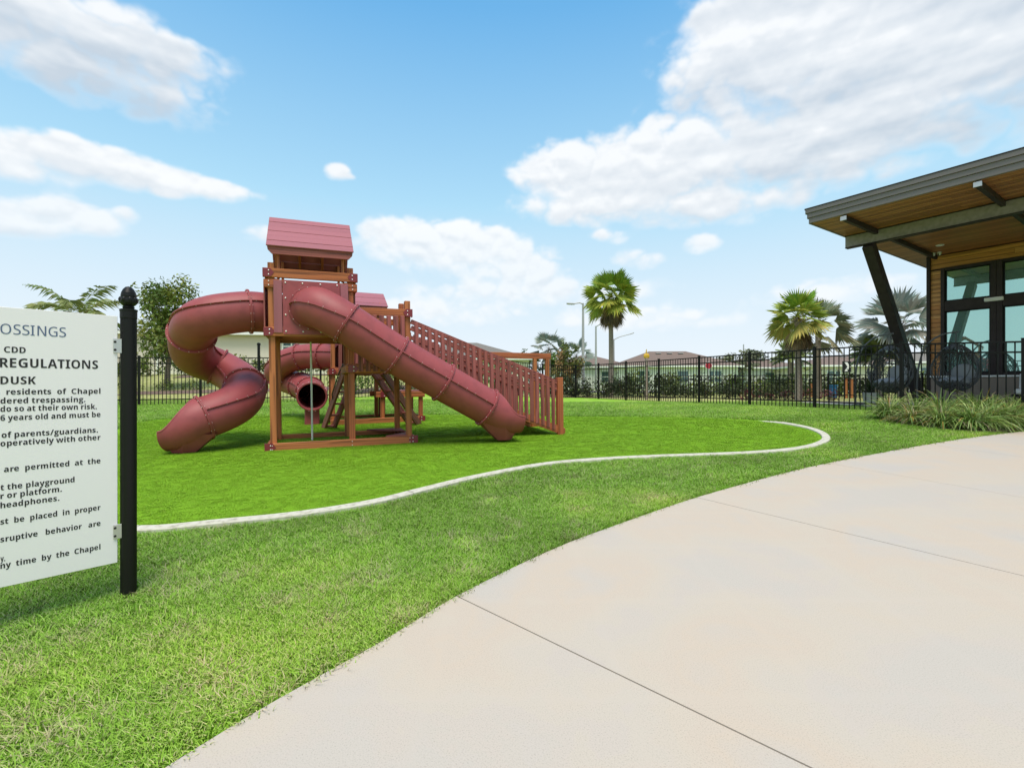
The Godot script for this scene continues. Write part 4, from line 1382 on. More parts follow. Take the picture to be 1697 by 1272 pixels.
# ------------------------------------------------------------------ clubhouse
func clubhouse() -> void:
	var base := Vector3(12.96, 0.68, -15.0)
	var root := thing("clubhouse", "modern clubhouse with deep wood-lined roof overhang and tall teal windows", "building", base)
	root.transform.basis = Basis(Vector3(0.557, 0, 0.831).normalized(), Vector3.UP, Vector3(-0.831, 0, 0.557).normalized())
	var W := 14.0
	var H := 4.57
	# wall core
	var core := MB.new()
	core.box(Transform3D(Basis(), Vector3(W / 2, H / 2, -4.08)), Vector3(W, H - 0.01, 8.0))
	build(root, "wall", core, M.dark_steel)
	var cb := MB.new()
	cb.box(Transform3D(Basis(), Vector3(0.0, H / 2, 0.0)), Vector3(0.09, H - 0.02, 0.12), 0.006)
	build(root, "corner_trim", cb, M.dark_steel)
	var y := 0.87
	while y < 4.10:
		board(root, "siding_board", Vector3(0.046, y + 0.065, -0.02), Vector3(0.290, y + 0.065, -0.02), 0.022, 0.128, pick(M.siding), Vector3.UP, 0.004)
		y += 0.135
	for i in 3:
		var yy := 4.21 + i * 0.135
		var x := 0.046
		while x < W:
			var e := minf(W, x + [2.6, 1.9, 2.2][i] * rng.randf_range(0.8, 1.1))
			board(root, "siding_board", Vector3(x, yy, -0.02), Vector3(e - 0.003, yy, -0.02), 0.022, 0.128, pick(M.siding), Vector3.UP, 0.004)
			x = e
	# windows: dark frames, glass set back
	var x := 0.30
	var k := 0
	while x < W - 1.3:
		var win := empty_part(root, "window", Transform3D(Basis(), Vector3(x, 0, 0)))
		var pw := 1.01
		var fx := 0.09 if k == 0 else 0.125
		var parts := [[0.0, fx, 0.87, 4.14], [fx + pw, fx + pw + 0.125, 0.87, 4.14]]
		for p in parts:
			board(win, "frame_post", Vector3((p[0] + p[1]) / 2, p[2], 0.01), Vector3((p[0] + p[1]) / 2, p[3], 0.01), p[1] - p[0] - 0.004, 0.14, M.dark_steel, Vector3(0, 0, 1), 0.005)
		for p in [[4.06, 4.14], [2.82, 3.12], [0.87, 0.95]]:
			board(win, "frame_rail", Vector3(fx, (p[0] + p[1]) / 2, 0.008), Vector3(fx + pw, (p[0] + p[1]) / 2, 0.008), 0.13, p[1] - p[0], M.dark_steel, Vector3.UP, 0.005)
		for p in [[3.12, 4.06], [0.95, 2.82]]:
			var h: float = p[1] - p[0]
			var c := Vector3(fx + pw / 2, (p[0] + p[1]) / 2, -0.03)
			part(win, "pane", box_mesh(Vector3(pw - 0.062, h - 0.062, 0.01), M.teal_glass, 0.0), Transform3D(Basis(), c))
			for s in [-1.0, 1.0]:
				board(win, "sash", c + Vector3(s * (pw / 2 - 0.018), -h / 2, 0.01), c + Vector3(s * (pw / 2 - 0.018), h / 2, 0.01), 0.036, 0.05, M.black_metal, Vector3(0, 0, 1), 0.003)
				board(win, "sash", c + Vector3(-pw / 2 + 0.036, s * (h / 2 - 0.018), 0.011), c + Vector3(pw / 2 - 0.036, s * (h / 2 - 0.018), 0.011), 0.05, 0.036, M.black_metal, Vector3.UP, 0.003)
		x += fx + pw + 0.125
		k += 1
	# knee wall with a pale cap
	var st := MB.new()
	st.box(Transform3D(Basis(), Vector3(W / 2, 0.39, -0.02)), Vector3(W - 0.1, 0.86, 0.10))
	build(root, "knee_wall", st, M.stone)
	board(root, "sill", Vector3(0.05, 0.845, 0.045), Vector3(W, 0.845, 0.045), 0.09, 0.05, M.trim_white)
	var ob := MB.new()
	ob.box(Transform3D(Basis(), Vector3(1.48, 3.03, 0.11)), Vector3(0.40, 0.11, 0.07), 0.02)
	build(root, "door_operator", ob, M.white_plastic)
	# roof slab, stepped fascia, wood soffit
	var x0 := -0.54
	var ze := 6.44
	var roof := empty_part(root, "roof")
	var rb := MB.new()
	rb.box(Transform3D(Basis(), Vector3((x0 + W) / 2, H + 0.20, (ze - 8.6) / 2)), Vector3(W - x0 - 0.2, 0.30, ze + 8.4))
	build(roof, "roof_deck", rb, M.fascia)
	var steps := [[H - 0.01, 0.125, 0.0, "fascia"], [H + 0.118, 0.11, 0.028, "fascia"], [H + 0.230, 0.10, 0.056, "fascia"], [H + 0.331, 0.02, 0.070, "dark_steel"]]
	for s in steps:
		board(roof, "fascia_board", Vector3(x0 - s[2], s[0] + s[1] / 2, ze + s[2]), Vector3(W, s[0] + s[1] / 2, ze + s[2]), 0.05, s[1], M[s[3]], Vector3.UP, 0.004)
		board(roof, "fascia_board", Vector3(x0 - s[2], s[0] + s[1] / 2, -8.0), Vector3(x0 - s[2], s[0] + s[1] / 2, ze + s[2] - 0.026), 0.05, s[1], M[s[3]], Vector3.UP, 0.004)
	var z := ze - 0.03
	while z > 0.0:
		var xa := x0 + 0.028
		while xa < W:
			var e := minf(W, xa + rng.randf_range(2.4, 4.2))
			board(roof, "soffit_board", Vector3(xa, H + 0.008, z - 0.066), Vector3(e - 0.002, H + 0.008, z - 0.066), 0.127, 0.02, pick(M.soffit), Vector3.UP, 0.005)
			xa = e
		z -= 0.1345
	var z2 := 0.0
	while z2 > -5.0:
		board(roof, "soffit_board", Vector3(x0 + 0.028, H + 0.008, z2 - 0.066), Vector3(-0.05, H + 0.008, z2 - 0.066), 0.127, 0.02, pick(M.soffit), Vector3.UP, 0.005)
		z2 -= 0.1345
	for xx in [0.19, 2.5, 4.81, 7.12, 9.43]:
		var ot := board(root, "outrigger", Vector3(xx, H - 0.066, 0.06), Vector3(xx, H - 0.066, ze - 0.05), 0.085, 0.125, M.dark_steel)
		part(ot, "end_cap", box_mesh(Vector3(0.02, 0.10, 0.13), M.aluminium, 0.003), Transform3D(Basis(), Vector3((ze - 0.11) / 2 + 0.012, -0.012, 0)))
	# edge beam as a rolled section: web and two flanges
	var beam_ := empty_part(root, "edge_beam")
	for f in [[H - 0.02, 0.022, 0.17], [H - 0.325, 0.022, 0.17]]:
		board(beam_, "flange", Vector3(x0 + 0.03, f[0], 4.47), Vector3(W, f[0], 4.47), f[2], f[1], M.dark_steel, Vector3.UP, 0.003)
	board(beam_, "web", Vector3(x0 + 0.03, H - 0.172, 4.50), Vector3(W, H - 0.172, 4.50), 0.06, 0.283, M.grey_beam, Vector3.UP, 0.0)
	for xx in [0.0, 7.0]:
		board(root, "leaning_column", Vector3(xx, -0.05, 0.60), Vector3(xx, H - 0.33, 4.47), 0.24, 0.26, M.dark_steel, Vector3.UP, 0.012)
	for p in [[0.62, 1.35], [2.75, 1.75], [4.9, 1.5]]:
		var lb := MB.new()
		lb.lathe([Vector2(0.0, -0.018), Vector2(0.085, -0.018), Vector2(0.10, 0.0)], Vector3(p[0], H - 0.002, p[1]), 20)
		build(root, "downlight", lb, M.white_plastic)
	for p in [[0.22, 0.42], [0.36, 0.42]]:
		var cb2 := MB.new()
		cb2.lathe([Vector2(0.055, -0.03), Vector2(0.06, 0.0)], Vector3(p[0], H - 0.0, p[1]), 14)
		cb2.ball(Vector3(p[0], H - 0.05, p[1]), Vector3(0.05, 0.05, 0.05), 8, 12)
		var cm := build(root, "security_camera", cb2, M.white_plastic)
		var ln := MB.new()
		ln.ball(Vector3(p[0] - 0.01, H - 0.07, p[1] + 0.03), Vector3(0.025, 0.025, 0.025), 6, 8)
		build(cm, "lens", ln, M.ink)
	# patio
	var pt := MB.new()
	pt.box(Transform3D(Basis(), Vector3(W / 2 - 1.5, -0.02, 2.2)), Vector3(W + 3.0, 0.05, 4.4))
	build(root, "patio", pt, M.paver)

# hanging egg chair: local +z is the open side
func egg_chair(label: String, at: Vector3, turn: float) -> void:
	var root := thing("egg_chair", label, "hanging chair", at, turn, "hanging egg chairs on the patio")
	var c := Vector3(0, 1.02, 0)
	var rad := Vector3(0.52, 0.64, 0.50)
	var b := MB.new()
	for i in 54:
		var ax := Vector3(rng.randfn(), rng.randfn() * 0.55, rng.randfn()).normalized()
		var p := ax.cross(Vector3(rng.randfn(), rng.randfn(), rng.randfn())).normalized()
		var q := ax.cross(p)
		var off := ax * rng.randf_range(-0.55, 0.55)
		var sc := sqrt(1.0 - off.length_squared())
		var run := []
		for j in 33:
			var a := TAU * j / 32
			var s := p * cos(a) * sc + q * sin(a) * sc + off
			var pt := c + Vector3(s.x * rad.x * (1.0 - 0.22 * maxf(0, s.y)), s.y * rad.y, s.z * rad.z * (1.0 - 0.22 * maxf(0, s.y)))
			if s.z > 0.42 and s.y > -0.45 and s.y < 0.75:
				if run.size() > 2: b.tube(run, 0.009, 0.009, 5, false)
				run = []
			else:
				run.append(pt)
		if run.size() > 2: b.tube(run, 0.009, 0.009, 5, false)
	var rim := []
	for j in 41:
		var a := TAU * j / 40
		var s := Vector3(sin(a) * 0.90, 0.15 + cos(a) * 0.62, 0.42).normalized()
		rim.append(c + Vector3(s.x * rad.x * (1.0 - 0.22 * maxf(0, s.y)), s.y * rad.y, s.z * rad.z * (1.0 - 0.22 * maxf(0, s.y))))
	b.tube(rim, 0.014, 0.014, 6)
	build(root, "woven_basket", b, M.wicker)
	var cu := MB.new()
	cu.ball(c + Vector3(0, -0.36, 0.02), Vector3(0.36, 0.13, 0.34), 10, 18)
	build(root, "seat_cushion", cu, M.cushion)
	var cb := MB.new()
	cb.ball(c + Vector3(0, -0.14, -0.30), Vector3(0.30, 0.26, 0.09), 10, 18)
	build(root, "back_cushion", cb, M.cushion)
	var st := MB.new()
	var curve := []
	for p in [[-0.78, 0.04], [-0.80, 0.5], [-0.76, 1.1], [-0.62, 1.62], [-0.32, 1.92], [0.06, 2.0]]:
		curve.append(Vector3(p[0] * 0.8, p[1], p[0] * -0.62 - 0.03))
	st.tube(dense(curve, 0.06, 1)[0], 0.026, 0.02, 10)
	build(root, "stand_pole", st, M.wicker)
	var ch := MB.new()
	ch.tube([Vector3(0, 1.985, -0.03), c + Vector3(0, 0.58, 0)], 0.012)
	build(root, "hanger", ch, M.chain)
	var bs := MB.new()
	for e in [Vector3(-0.65, 0.025, -0.35), Vector3(0.65, 0.025, -0.35), Vector3(0.65, 0.025, 0.55), Vector3(-0.65, 0.025, 0.55)]:
		bs.tube([Vector3(-0.62, 0.03, 0.45), e], 0.022)
	var ring := []
	for j in 33:
		ring.append(Vector3(cos(TAU * j / 32) * 0.52, 0.025, sin(TAU * j / 32) * 0.52))
	bs.tube(ring, 0.022)
	build(root, "stand_base", bs, M.wicker)

# ------------------------------------------------------------------ planting
func leaf(b: MB, p: Vector3, size: float, nrm: Vector3, c: Color) -> void:
	var a := nrm.cross(Vector3(rng.randfn(), rng.randfn(), rng.randfn())).normalized()
	var e := nrm.cross(a)
	b.col = c
	var l := a * size
	var w := e * size * 0.42
	var bend := nrm * size * 0.18
	b.tri(p - l, p + w + bend, p + l, nrm, nrm, nrm)
	b.tri(p - l, p + l, p - w + bend, nrm, nrm, nrm)

func shade(base: Color, spread := 0.3) -> Color:
	var k := rng.randf_range(1.0 - spread, 1.0 + spread)
	return Color(base.r * k * rng.randf_range(0.85, 1.2), base.g * k, base.b * k)

# crown of leaf clumps round branch ends
func crown(b: MB, centres: Array, per: int, clump: Vector3, size: float, cols: Array) -> void:
	for c in centres:
		var cc: Color = pick(cols)
		for i in per:
			var o := Vector3(rng.randfn(), rng.randfn(), rng.randfn()) * 0.55
			if o.length() > 1.15: o = o.normalized() * rng.randf_range(0.6, 1.1)
			var p: Vector3 = c + o * clump
			var nn := (o.normalized() * 0.5 + Vector3(rng.randfn(), rng.randfn() + 0.9, rng.randfn()) * 0.5).normalized()
			leaf(b, p, size * rng.randf_range(0.7, 1.25), nn, shade(cc))

func broad_tree(called: String, label: String, category: String, at: Vector3, h: float, trunk_h: float, rad: Vector3, clumps: int, per: int, size: float, cols: Array, tr := 0.09, upright := false, group := "") -> Node3D:
	var root := thing(called, label, category, at, 0.0, group)
	var t := MB.new()
	var top := Vector3(rng.randfn() * 0.05, trunk_h, rng.randfn() * 0.05)
	t.tube([Vector3(0, -0.1, 0), Vector3(0.01, trunk_h * 0.3, 0.01), top * Vector3(1, 0.75, 1), top], tr * 1.2, tr * 0.8, 10)
	var mid := Vector3(0, h - rad.y, 0)
	var cs := []
	for i in clumps:
		var d := Vector3(rng.randfn(), rng.randfn(), rng.randfn()).normalized()
		var k := pow(rng.randf(), 0.45)
		var taper := 1.0
		if upright:
			taper = clampf(1.1 - 0.75 * (d.y * k + 1.0) * 0.5, 0.25, 1.0)
		var p := mid + Vector3(d.x * rad.x * taper, d.y * rad.y, d.z * rad.z * taper) * k
		cs.append(p)
		if i % 3 == 0:
			var f := top.lerp(p, 0.45) + Vector3(0, -0.12 * h * 0.2, 0)
			t.tube([top * Vector3(1, rng.randf_range(0.75, 1.0), 1), f, p], tr * 0.42, tr * 0.1, 5, false)
	build(root, "trunk", t, M.bark)
	var b := MB.new()
	crown(b, cs, per, Vector3(rad.x, rad.y * 0.8, rad.z) * (0.30 if clumps > 20 else 0.42), size, cols)
	build(root, "crown", b, M.leaf, true)
	return root

func shrub(label: String, at: Vector3, rad: Vector3, n: int, size: float, cols: Array, group := "") -> void:
	var root := thing("shrub", label, "shrub", at, 0.0, group)
	var b := MB.new()
	var cs := []
	for i in 12:
		var d := Vector3(rng.randfn(), absf(rng.randfn()), rng.randfn()).normalized() * pow(rng.randf(), 0.4)
		cs.append(Vector3(d.x * rad.x, rad.y * (0.25 + 0.7 * d.y), d.z * rad.z))
	crown(b, cs, n / 12, Vector3(rad.x * 0.45, rad.y * 0.38, rad.z * 0.45), size, cols)
	build(root, "foliage", b, M.leaf, true)
	var s := MB.new()
	for i in 5:
		s.tube([Vector3(rng.randfn() * 0.05, -0.05, rng.randfn() * 0.05), cs[i]], 0.018, 0.006, 5, false)
	build(root, "stems", s, M.bark)

# one fan leaf: petiole and pleated blade with split tips
func fan_leaf(b: MB, base: Vector3, dir: Vector3, stem: float, r: float, c: Color, droop: float, spread := 2.5, thin := false) -> void:
	var side := dir.cross(Vector3.UP)
	if side.length() < 0.05: side = Vector3(1, 0, 0)
	side = side.normalized()
	var up := side.cross(dir).normalized()
	var tip := base + dir * stem + Vector3.DOWN * stem * droop * 0.35
	b.col = Color(c.r * 1.1, c.g * 0.9, c.b)
	b.tri(base - side * 0.02, base + side * 0.02, tip, up, up, up)
	b.tri(base - up * 0.02, base + up * 0.02, tip, side, side, side)
	var n := 22
	var fwd := (dir + Vector3.DOWN * droop * 0.5).normalized()
	var fs := side.rotated(fwd, clampf(rng.randfn() * 0.55, -1.1, 1.1))
	var fu := fs.cross(fwd).normalized()
	for i in n:
		var a := lerpf(-spread / 2, spread / 2, (i + 0.5) / n)
		var da := spread / n * 0.56
		var rr := r * (0.72 + 0.28 * cos(a * 0.9)) * rng.randf_range(0.9, 1.05)
		var ray := (fwd * cos(a) + fs * sin(a)).normalized()
		var p0 := (fwd * cos(a - da) + fs * sin(a - da)) * rr * 0.62
		var p1 := (fwd * cos(a + da) + fs * sin(a + da)) * rr * 0.62
		var sag := Vector3.DOWN * rr * droop * 0.30
		var fold := fu * rr * 0.035 * (1.0 if i % 2 == 0 else -1.0)
		var e := ray * rr + Vector3.DOWN * rr * droop * rng.randf_range(0.4, 0.75)
		var nn := (fu + ray * 0.2 + fs * (0.35 if i % 2 == 0 else -0.35)).normalized()
		b.col = shade(c, 0.22)
		b.tri(tip, tip + p0 + sag + fold, tip + p1 + sag - fold, nn, nn, nn)
		b.tri(tip + p0 + sag + fold, tip + p1 + sag - fold, tip + e, nn, nn, nn)

func fan_palm(called: String, label: String, at: Vector3, trunk_h: float, tr: float, fronds: int, stem: float, r: float, cols: Array, skirt_n: int, lowest := -0.35) -> Node3D:
	var root := thing(called, label, "palm tree", at)
	var t := MB.new()
	var ps := []
	for i in 9:
		ps.append(Vector3(sin(i * 0.5) * 0.02, trunk_h * i / 8.0 - 0.1, cos(i * 0.7) * 0.02))
	t.tube(ps, tr * 1.15, tr * 0.9, 14)
	for i in int(trunk_h / 0.12):
		var a := rng.randf() * TAU
		var y := trunk_h * rng.randf_range(0.7, 1.0)
		t.box(Transform3D(Basis(Vector3.UP, -a) * Basis(Vector3(0, 0, 1), -0.5), Vector3(cos(a) * tr * 1.0, y, sin(a) * tr * 1.0)), Vector3(0.06, 0.10, 0.05))
	build(root, "trunk", t, M.palm_trunk)
	var b := MB.new()
	for i in fronds:
		var f := (i + 0.5) / fronds
		var el := lerpf(1.25, lowest, f)
		var az := i * 2.399 + rng.randfn() * 0.15
		var dir := Vector3(cos(az) * cos(el), sin(el), sin(az) * cos(el))
		var c: Color = cols[0].lerp(cols[1], clampf(f * 1.1 + rng.randfn() * 0.15, 0, 1))
		fan_leaf(b, Vector3(0, trunk_h + 0.1 * (1.0 - f), 0), dir, stem * rng.randf_range(0.8, 1.1), r * rng.randf_range(0.85, 1.1), c, 0.15 + 0.55 * f)
	build(root, "crown", b, M.palm_leaf, true)
	if skirt_n > 0:
		var s := MB.new()
		for i in skirt_n:
			var az := i * 2.399
			var el := rng.randf_range(-1.25, -0.75)
			var dir := Vector3(cos(az) * cos(el), sin(el), sin(az) * cos(el))
			fan_leaf(s, Vector3(0, trunk_h - 0.05 - rng.randf() * 0.25, 0), dir, stem * 0.45, r * 0.75, pick([Color(0.27, 0.19, 0.11), Color(0.20, 0.15, 0.10), Color(0.33, 0.25, 0.15), Color(0.16, 0.13, 0.10)]), 0.8, 1.6)
		build(root, "dead_fronds", s, M.palm_leaf, true)
	return root

func feather_palm(label: String, at: Vector3, trunk_h: float, tr: float, fronds: int, length: float, droop: float, cols: Array, leaf_len: float, leaf_w := 0.022) -> void:
	var root := thing("feather_palm", label, "palm tree", at)
	var t := MB.new()
	t.tube([Vector3(0, -0.1, 0), Vector3(0, trunk_h * 0.5, 0), Vector3(0, trunk_h, 0)], tr * 1.1, tr * 0.9, 12)
	build(root, "trunk", t, M.palm_trunk)
	var b := MB.new()
	for i in fronds:
		var az := i * 2.399 + rng.randfn() * 0.2
		var el := lerpf(1.3, 0.05, (i + 0.5) / fronds) + rng.randfn() * 0.08
		var dir := Vector3(cos(az) * cos(el), sin(el), sin(az) * cos(el))
		var L2 := length * rng.randf_range(0.85, 1.1)
		var prev := Vector3(0, trunk_h, 0)
		var d := dir
		var c: Color = pick(cols)
		for s in 18:
			d = (d + Vector3.DOWN * droop * 0.11).normalized()
			var p := prev + d * L2 / 18
			var side := d.cross(Vector3.UP).normalized()
			var up := side.cross(d)
			b.col = c
			b.tri(prev - side * 0.014, prev + side * 0.014, p, up, up, up)
			var ll := leaf_len * sin(PI * clampf((s + 1.5) / 19.5, 0.1, 0.96)) * 1.05
			if s > 1:
				var per := 4 if droop < 0.7 else 2
				for k in per:
					for sg in [-1.0, 1.0]:
						var q := prev.lerp(p, float(k) / per)
						var ld: Vector3 = (side * sg + d * 0.65 + up * rng.randf_range(-0.15, 0.35) * (1.0 + droop) + Vector3.DOWN * droop * rng.randf_range(0.2, 0.6)).normalized()
						var wv := d * leaf_w
						b.col = shade(c, 0.25)
						var nn: Vector3 = (up + side * sg * 0.3).normalized()
						b.tri(q - wv, q + wv, q + ld * ll * 0.5 + wv + Vector3.DOWN * ll * 0.02, nn, nn, nn)
						b.tri(q - wv, q + ld * ll * 0.5 + wv, q + ld * ll + Vector3.DOWN * ll * droop * 0.4, nn, nn, nn)
			prev = p
	build(root, "crown", b, M.palm_leaf, true)

func strap_clump(root: Node3D, n: int, h: float, dead: float) -> void:
	var b := MB.new()
	for i in n:
		var az := rng.randf() * TAU
		var out := Vector3(cos(az), 0, sin(az))
		var side := Vector3(-out.z, 0, out.x)
		var l := h * rng.randf_range(0.7, 1.35)
		var el := rng.randf_range(0.75, 1.45)
		var d := (out * cos(el) + Vector3.UP * sin(el)).normalized()
		var p := out * rng.randf() * 0.10 + side * rng.randfn() * 0.03
		var w := rng.randf_range(0.008, 0.0145)
		var c: Color = pick([Color(0.16, 0.27, 0.055), Color(0.21, 0.33, 0.075), Color(0.27, 0.38, 0.11), Color(0.12, 0.20, 0.045), Color(0.34, 0.42, 0.17)])
		if rng.randf() < dead: c = pick([Color(0.40, 0.31, 0.17), Color(0.34, 0.30, 0.20), Color(0.46, 0.33, 0.08)])
		b.col = shade(c, 0.2)
		var twist := side.rotated(out, rng.randfn() * 0.4)
		for s in 5:
			var q := p + d * l / 5.0
			d = (d + Vector3.DOWN * rng.randf_range(0.28, 0.58)).normalized()
			var w0 := w * (1.0 - s * 0.16)
			var w1 := w * (1.0 - (s + 1) * 0.17)
			var nn := twist.cross(q - p).normalized()
			if nn.y < 0: nn = -nn
			b.quad(p - twist * w0, p + twist * w0, q + twist * w1, q - twist * w1, nn)
			p = q
	build(root, "leaves", b, M.leaf, true)

# ------------------------------------------------------------------ houses and street things
func house(label: String, at: Vector3, turn: float, size: Vector3, rise: float, wall: String, roof: String, windows: Array, group := "") -> void:
	var root := thing("house", label, "house", at, turn, group)
	var w := size.x
	var d := size.z
	var h := size.y
	var b := MB.new()
	b.box(Transform3D(Basis(), Vector3(0, h / 2 - 0.3, 0)), Vector3(w, h + 0.6, d))
	build(root, "wall", b, M[wall])
	var r := MB.new()
	var o := 0.5
	var A := [Vector3(-w / 2 - o, h, d / 2 + o), Vector3(w / 2 + o, h, d / 2 + o), Vector3(w / 2 + o, h, -d / 2 - o), Vector3(-w / 2 - o, h, -d / 2 - o)]
	var rl := maxf(w - d, 1.0) / 2
	var R0 := Vector3(-rl, h + rise, 0)
	var R1 := Vector3(rl, h + rise, 0)
	r.fquad(A[0], A[1], R1, R0, Vector3(0, 1, 1))
	r.fquad(A[2], A[3], R0, R1, Vector3(0, 1, -1))
	r.fquad(A[1], A[2], R1, R1, Vector3(1, 1, 0))
	r.fquad(A[3], A[0], R0, R0, Vector3(-1, 1, 0))
	r.quad(A[0], A[1], A[2], A[3], Vector3.DOWN)
	var rf := build(root, "roof", r, M[roof])
	var f := MB.new()
	for i in 4:
		var p: Vector3 = A[i] + Vector3(0, -0.08, 0)
		var q: Vector3 = A[(i + 1) % 4] + Vector3(0, -0.08, 0)
		f.bar(p, q, 0.06, 0.18)
	build(rf, "gutter", f, M.trim_white)
	for i in 3:
		var vb := MB.new()
		vb.box(Transform3D(Basis(), Vector3(lerpf(-rl, rl, 0.2 + 0.3 * i), h + rise * 0.85, d / 2 * 0.22)), Vector3(0.6, 0.10, 0.35))
		build(rf, "roof_vent", vb, M.pole_grey)
	for x in windows:
		var win := empty_part(root, "window", Transform3D(Basis(), Vector3(x[0], x[1], d / 2)))
		part(win, "pane", box_mesh(Vector3(x[2], x[3], 0.04), M.house_glass, 0.0), Transform3D(Basis(), Vector3(0, 0, 0.02)))
		for s in [-1.0, 0.0, 1.0]:
			part(win, "frame", box_mesh(Vector3(x[2] + 0.14, 0.07, 0.08), M.trim_white, 0.0), Transform3D(Basis(), Vector3(0, s * (x[3] / 2 + 0.02), 0.045)))
		for s in [-1.0, 1.0]:
			part(win, "frame", box_mesh(Vector3(0.07, x[3], 0.09), M.trim_white, 0.0), Transform3D(Basis(), Vector3(s * (x[2] / 2 + 0.035), 0, 0.045)))
	for s in [-0.28, 0.30]:
		part(root, "downspout", box_mesh(Vector3(0.10, h, 0.08), M.trim_white, 0.0), Transform3D(Basis(), Vector3(w * s, h / 2, d / 2 + 0.045)))

func street_lamp(label: String, at: Vector3, h: float, arm: Vector3, r := 0.09) -> void:
	var root := thing("street_lamp", label, "street lamp", at, 0.0, "street lamps along the road")
	var b := MB.new()
	b.tube([Vector3(0, -0.2, 0), Vector3(0, h * 0.5, 0), Vector3(0, h, 0)], r * 1.25, r * 0.75, 12)
	build(root, "pole", b, M.pole_grey)
	if arm.length() > 0.1:
		var a := MB.new()
		a.tube(dense([Vector3(0, h - 0.1, 0), Vector3(0, h - 0.1, 0) + arm * 0.35 + Vector3(0, 0.12, 0), Vector3(0, h - 0.1, 0) + arm], 0.2, 0)[0], r * 0.5, r * 0.4, 8)
		build(root, "arm", a, M.pole_grey)
		var hd := MB.new()
		var e := Vector3(0, h - 0.1, 0) + arm
		hd.box(MB.along(e - arm.normalized() * 0.1, e + arm.normalized() * 0.55), Vector3(0.65, 0.10, 0.26), 0.03)
		var hh := build(root, "lamp_head", hd, M.pole_grey)
		var ln := MB.new()
		ln.box(MB.along(e + arm.normalized() * 0.05, e + arm.normalized() * 0.5).translated(Vector3(0, -0.06, 0)), Vector3(0.4, 0.03, 0.2), 0.01)
		build(hh, "lens", ln, M.white_plastic)

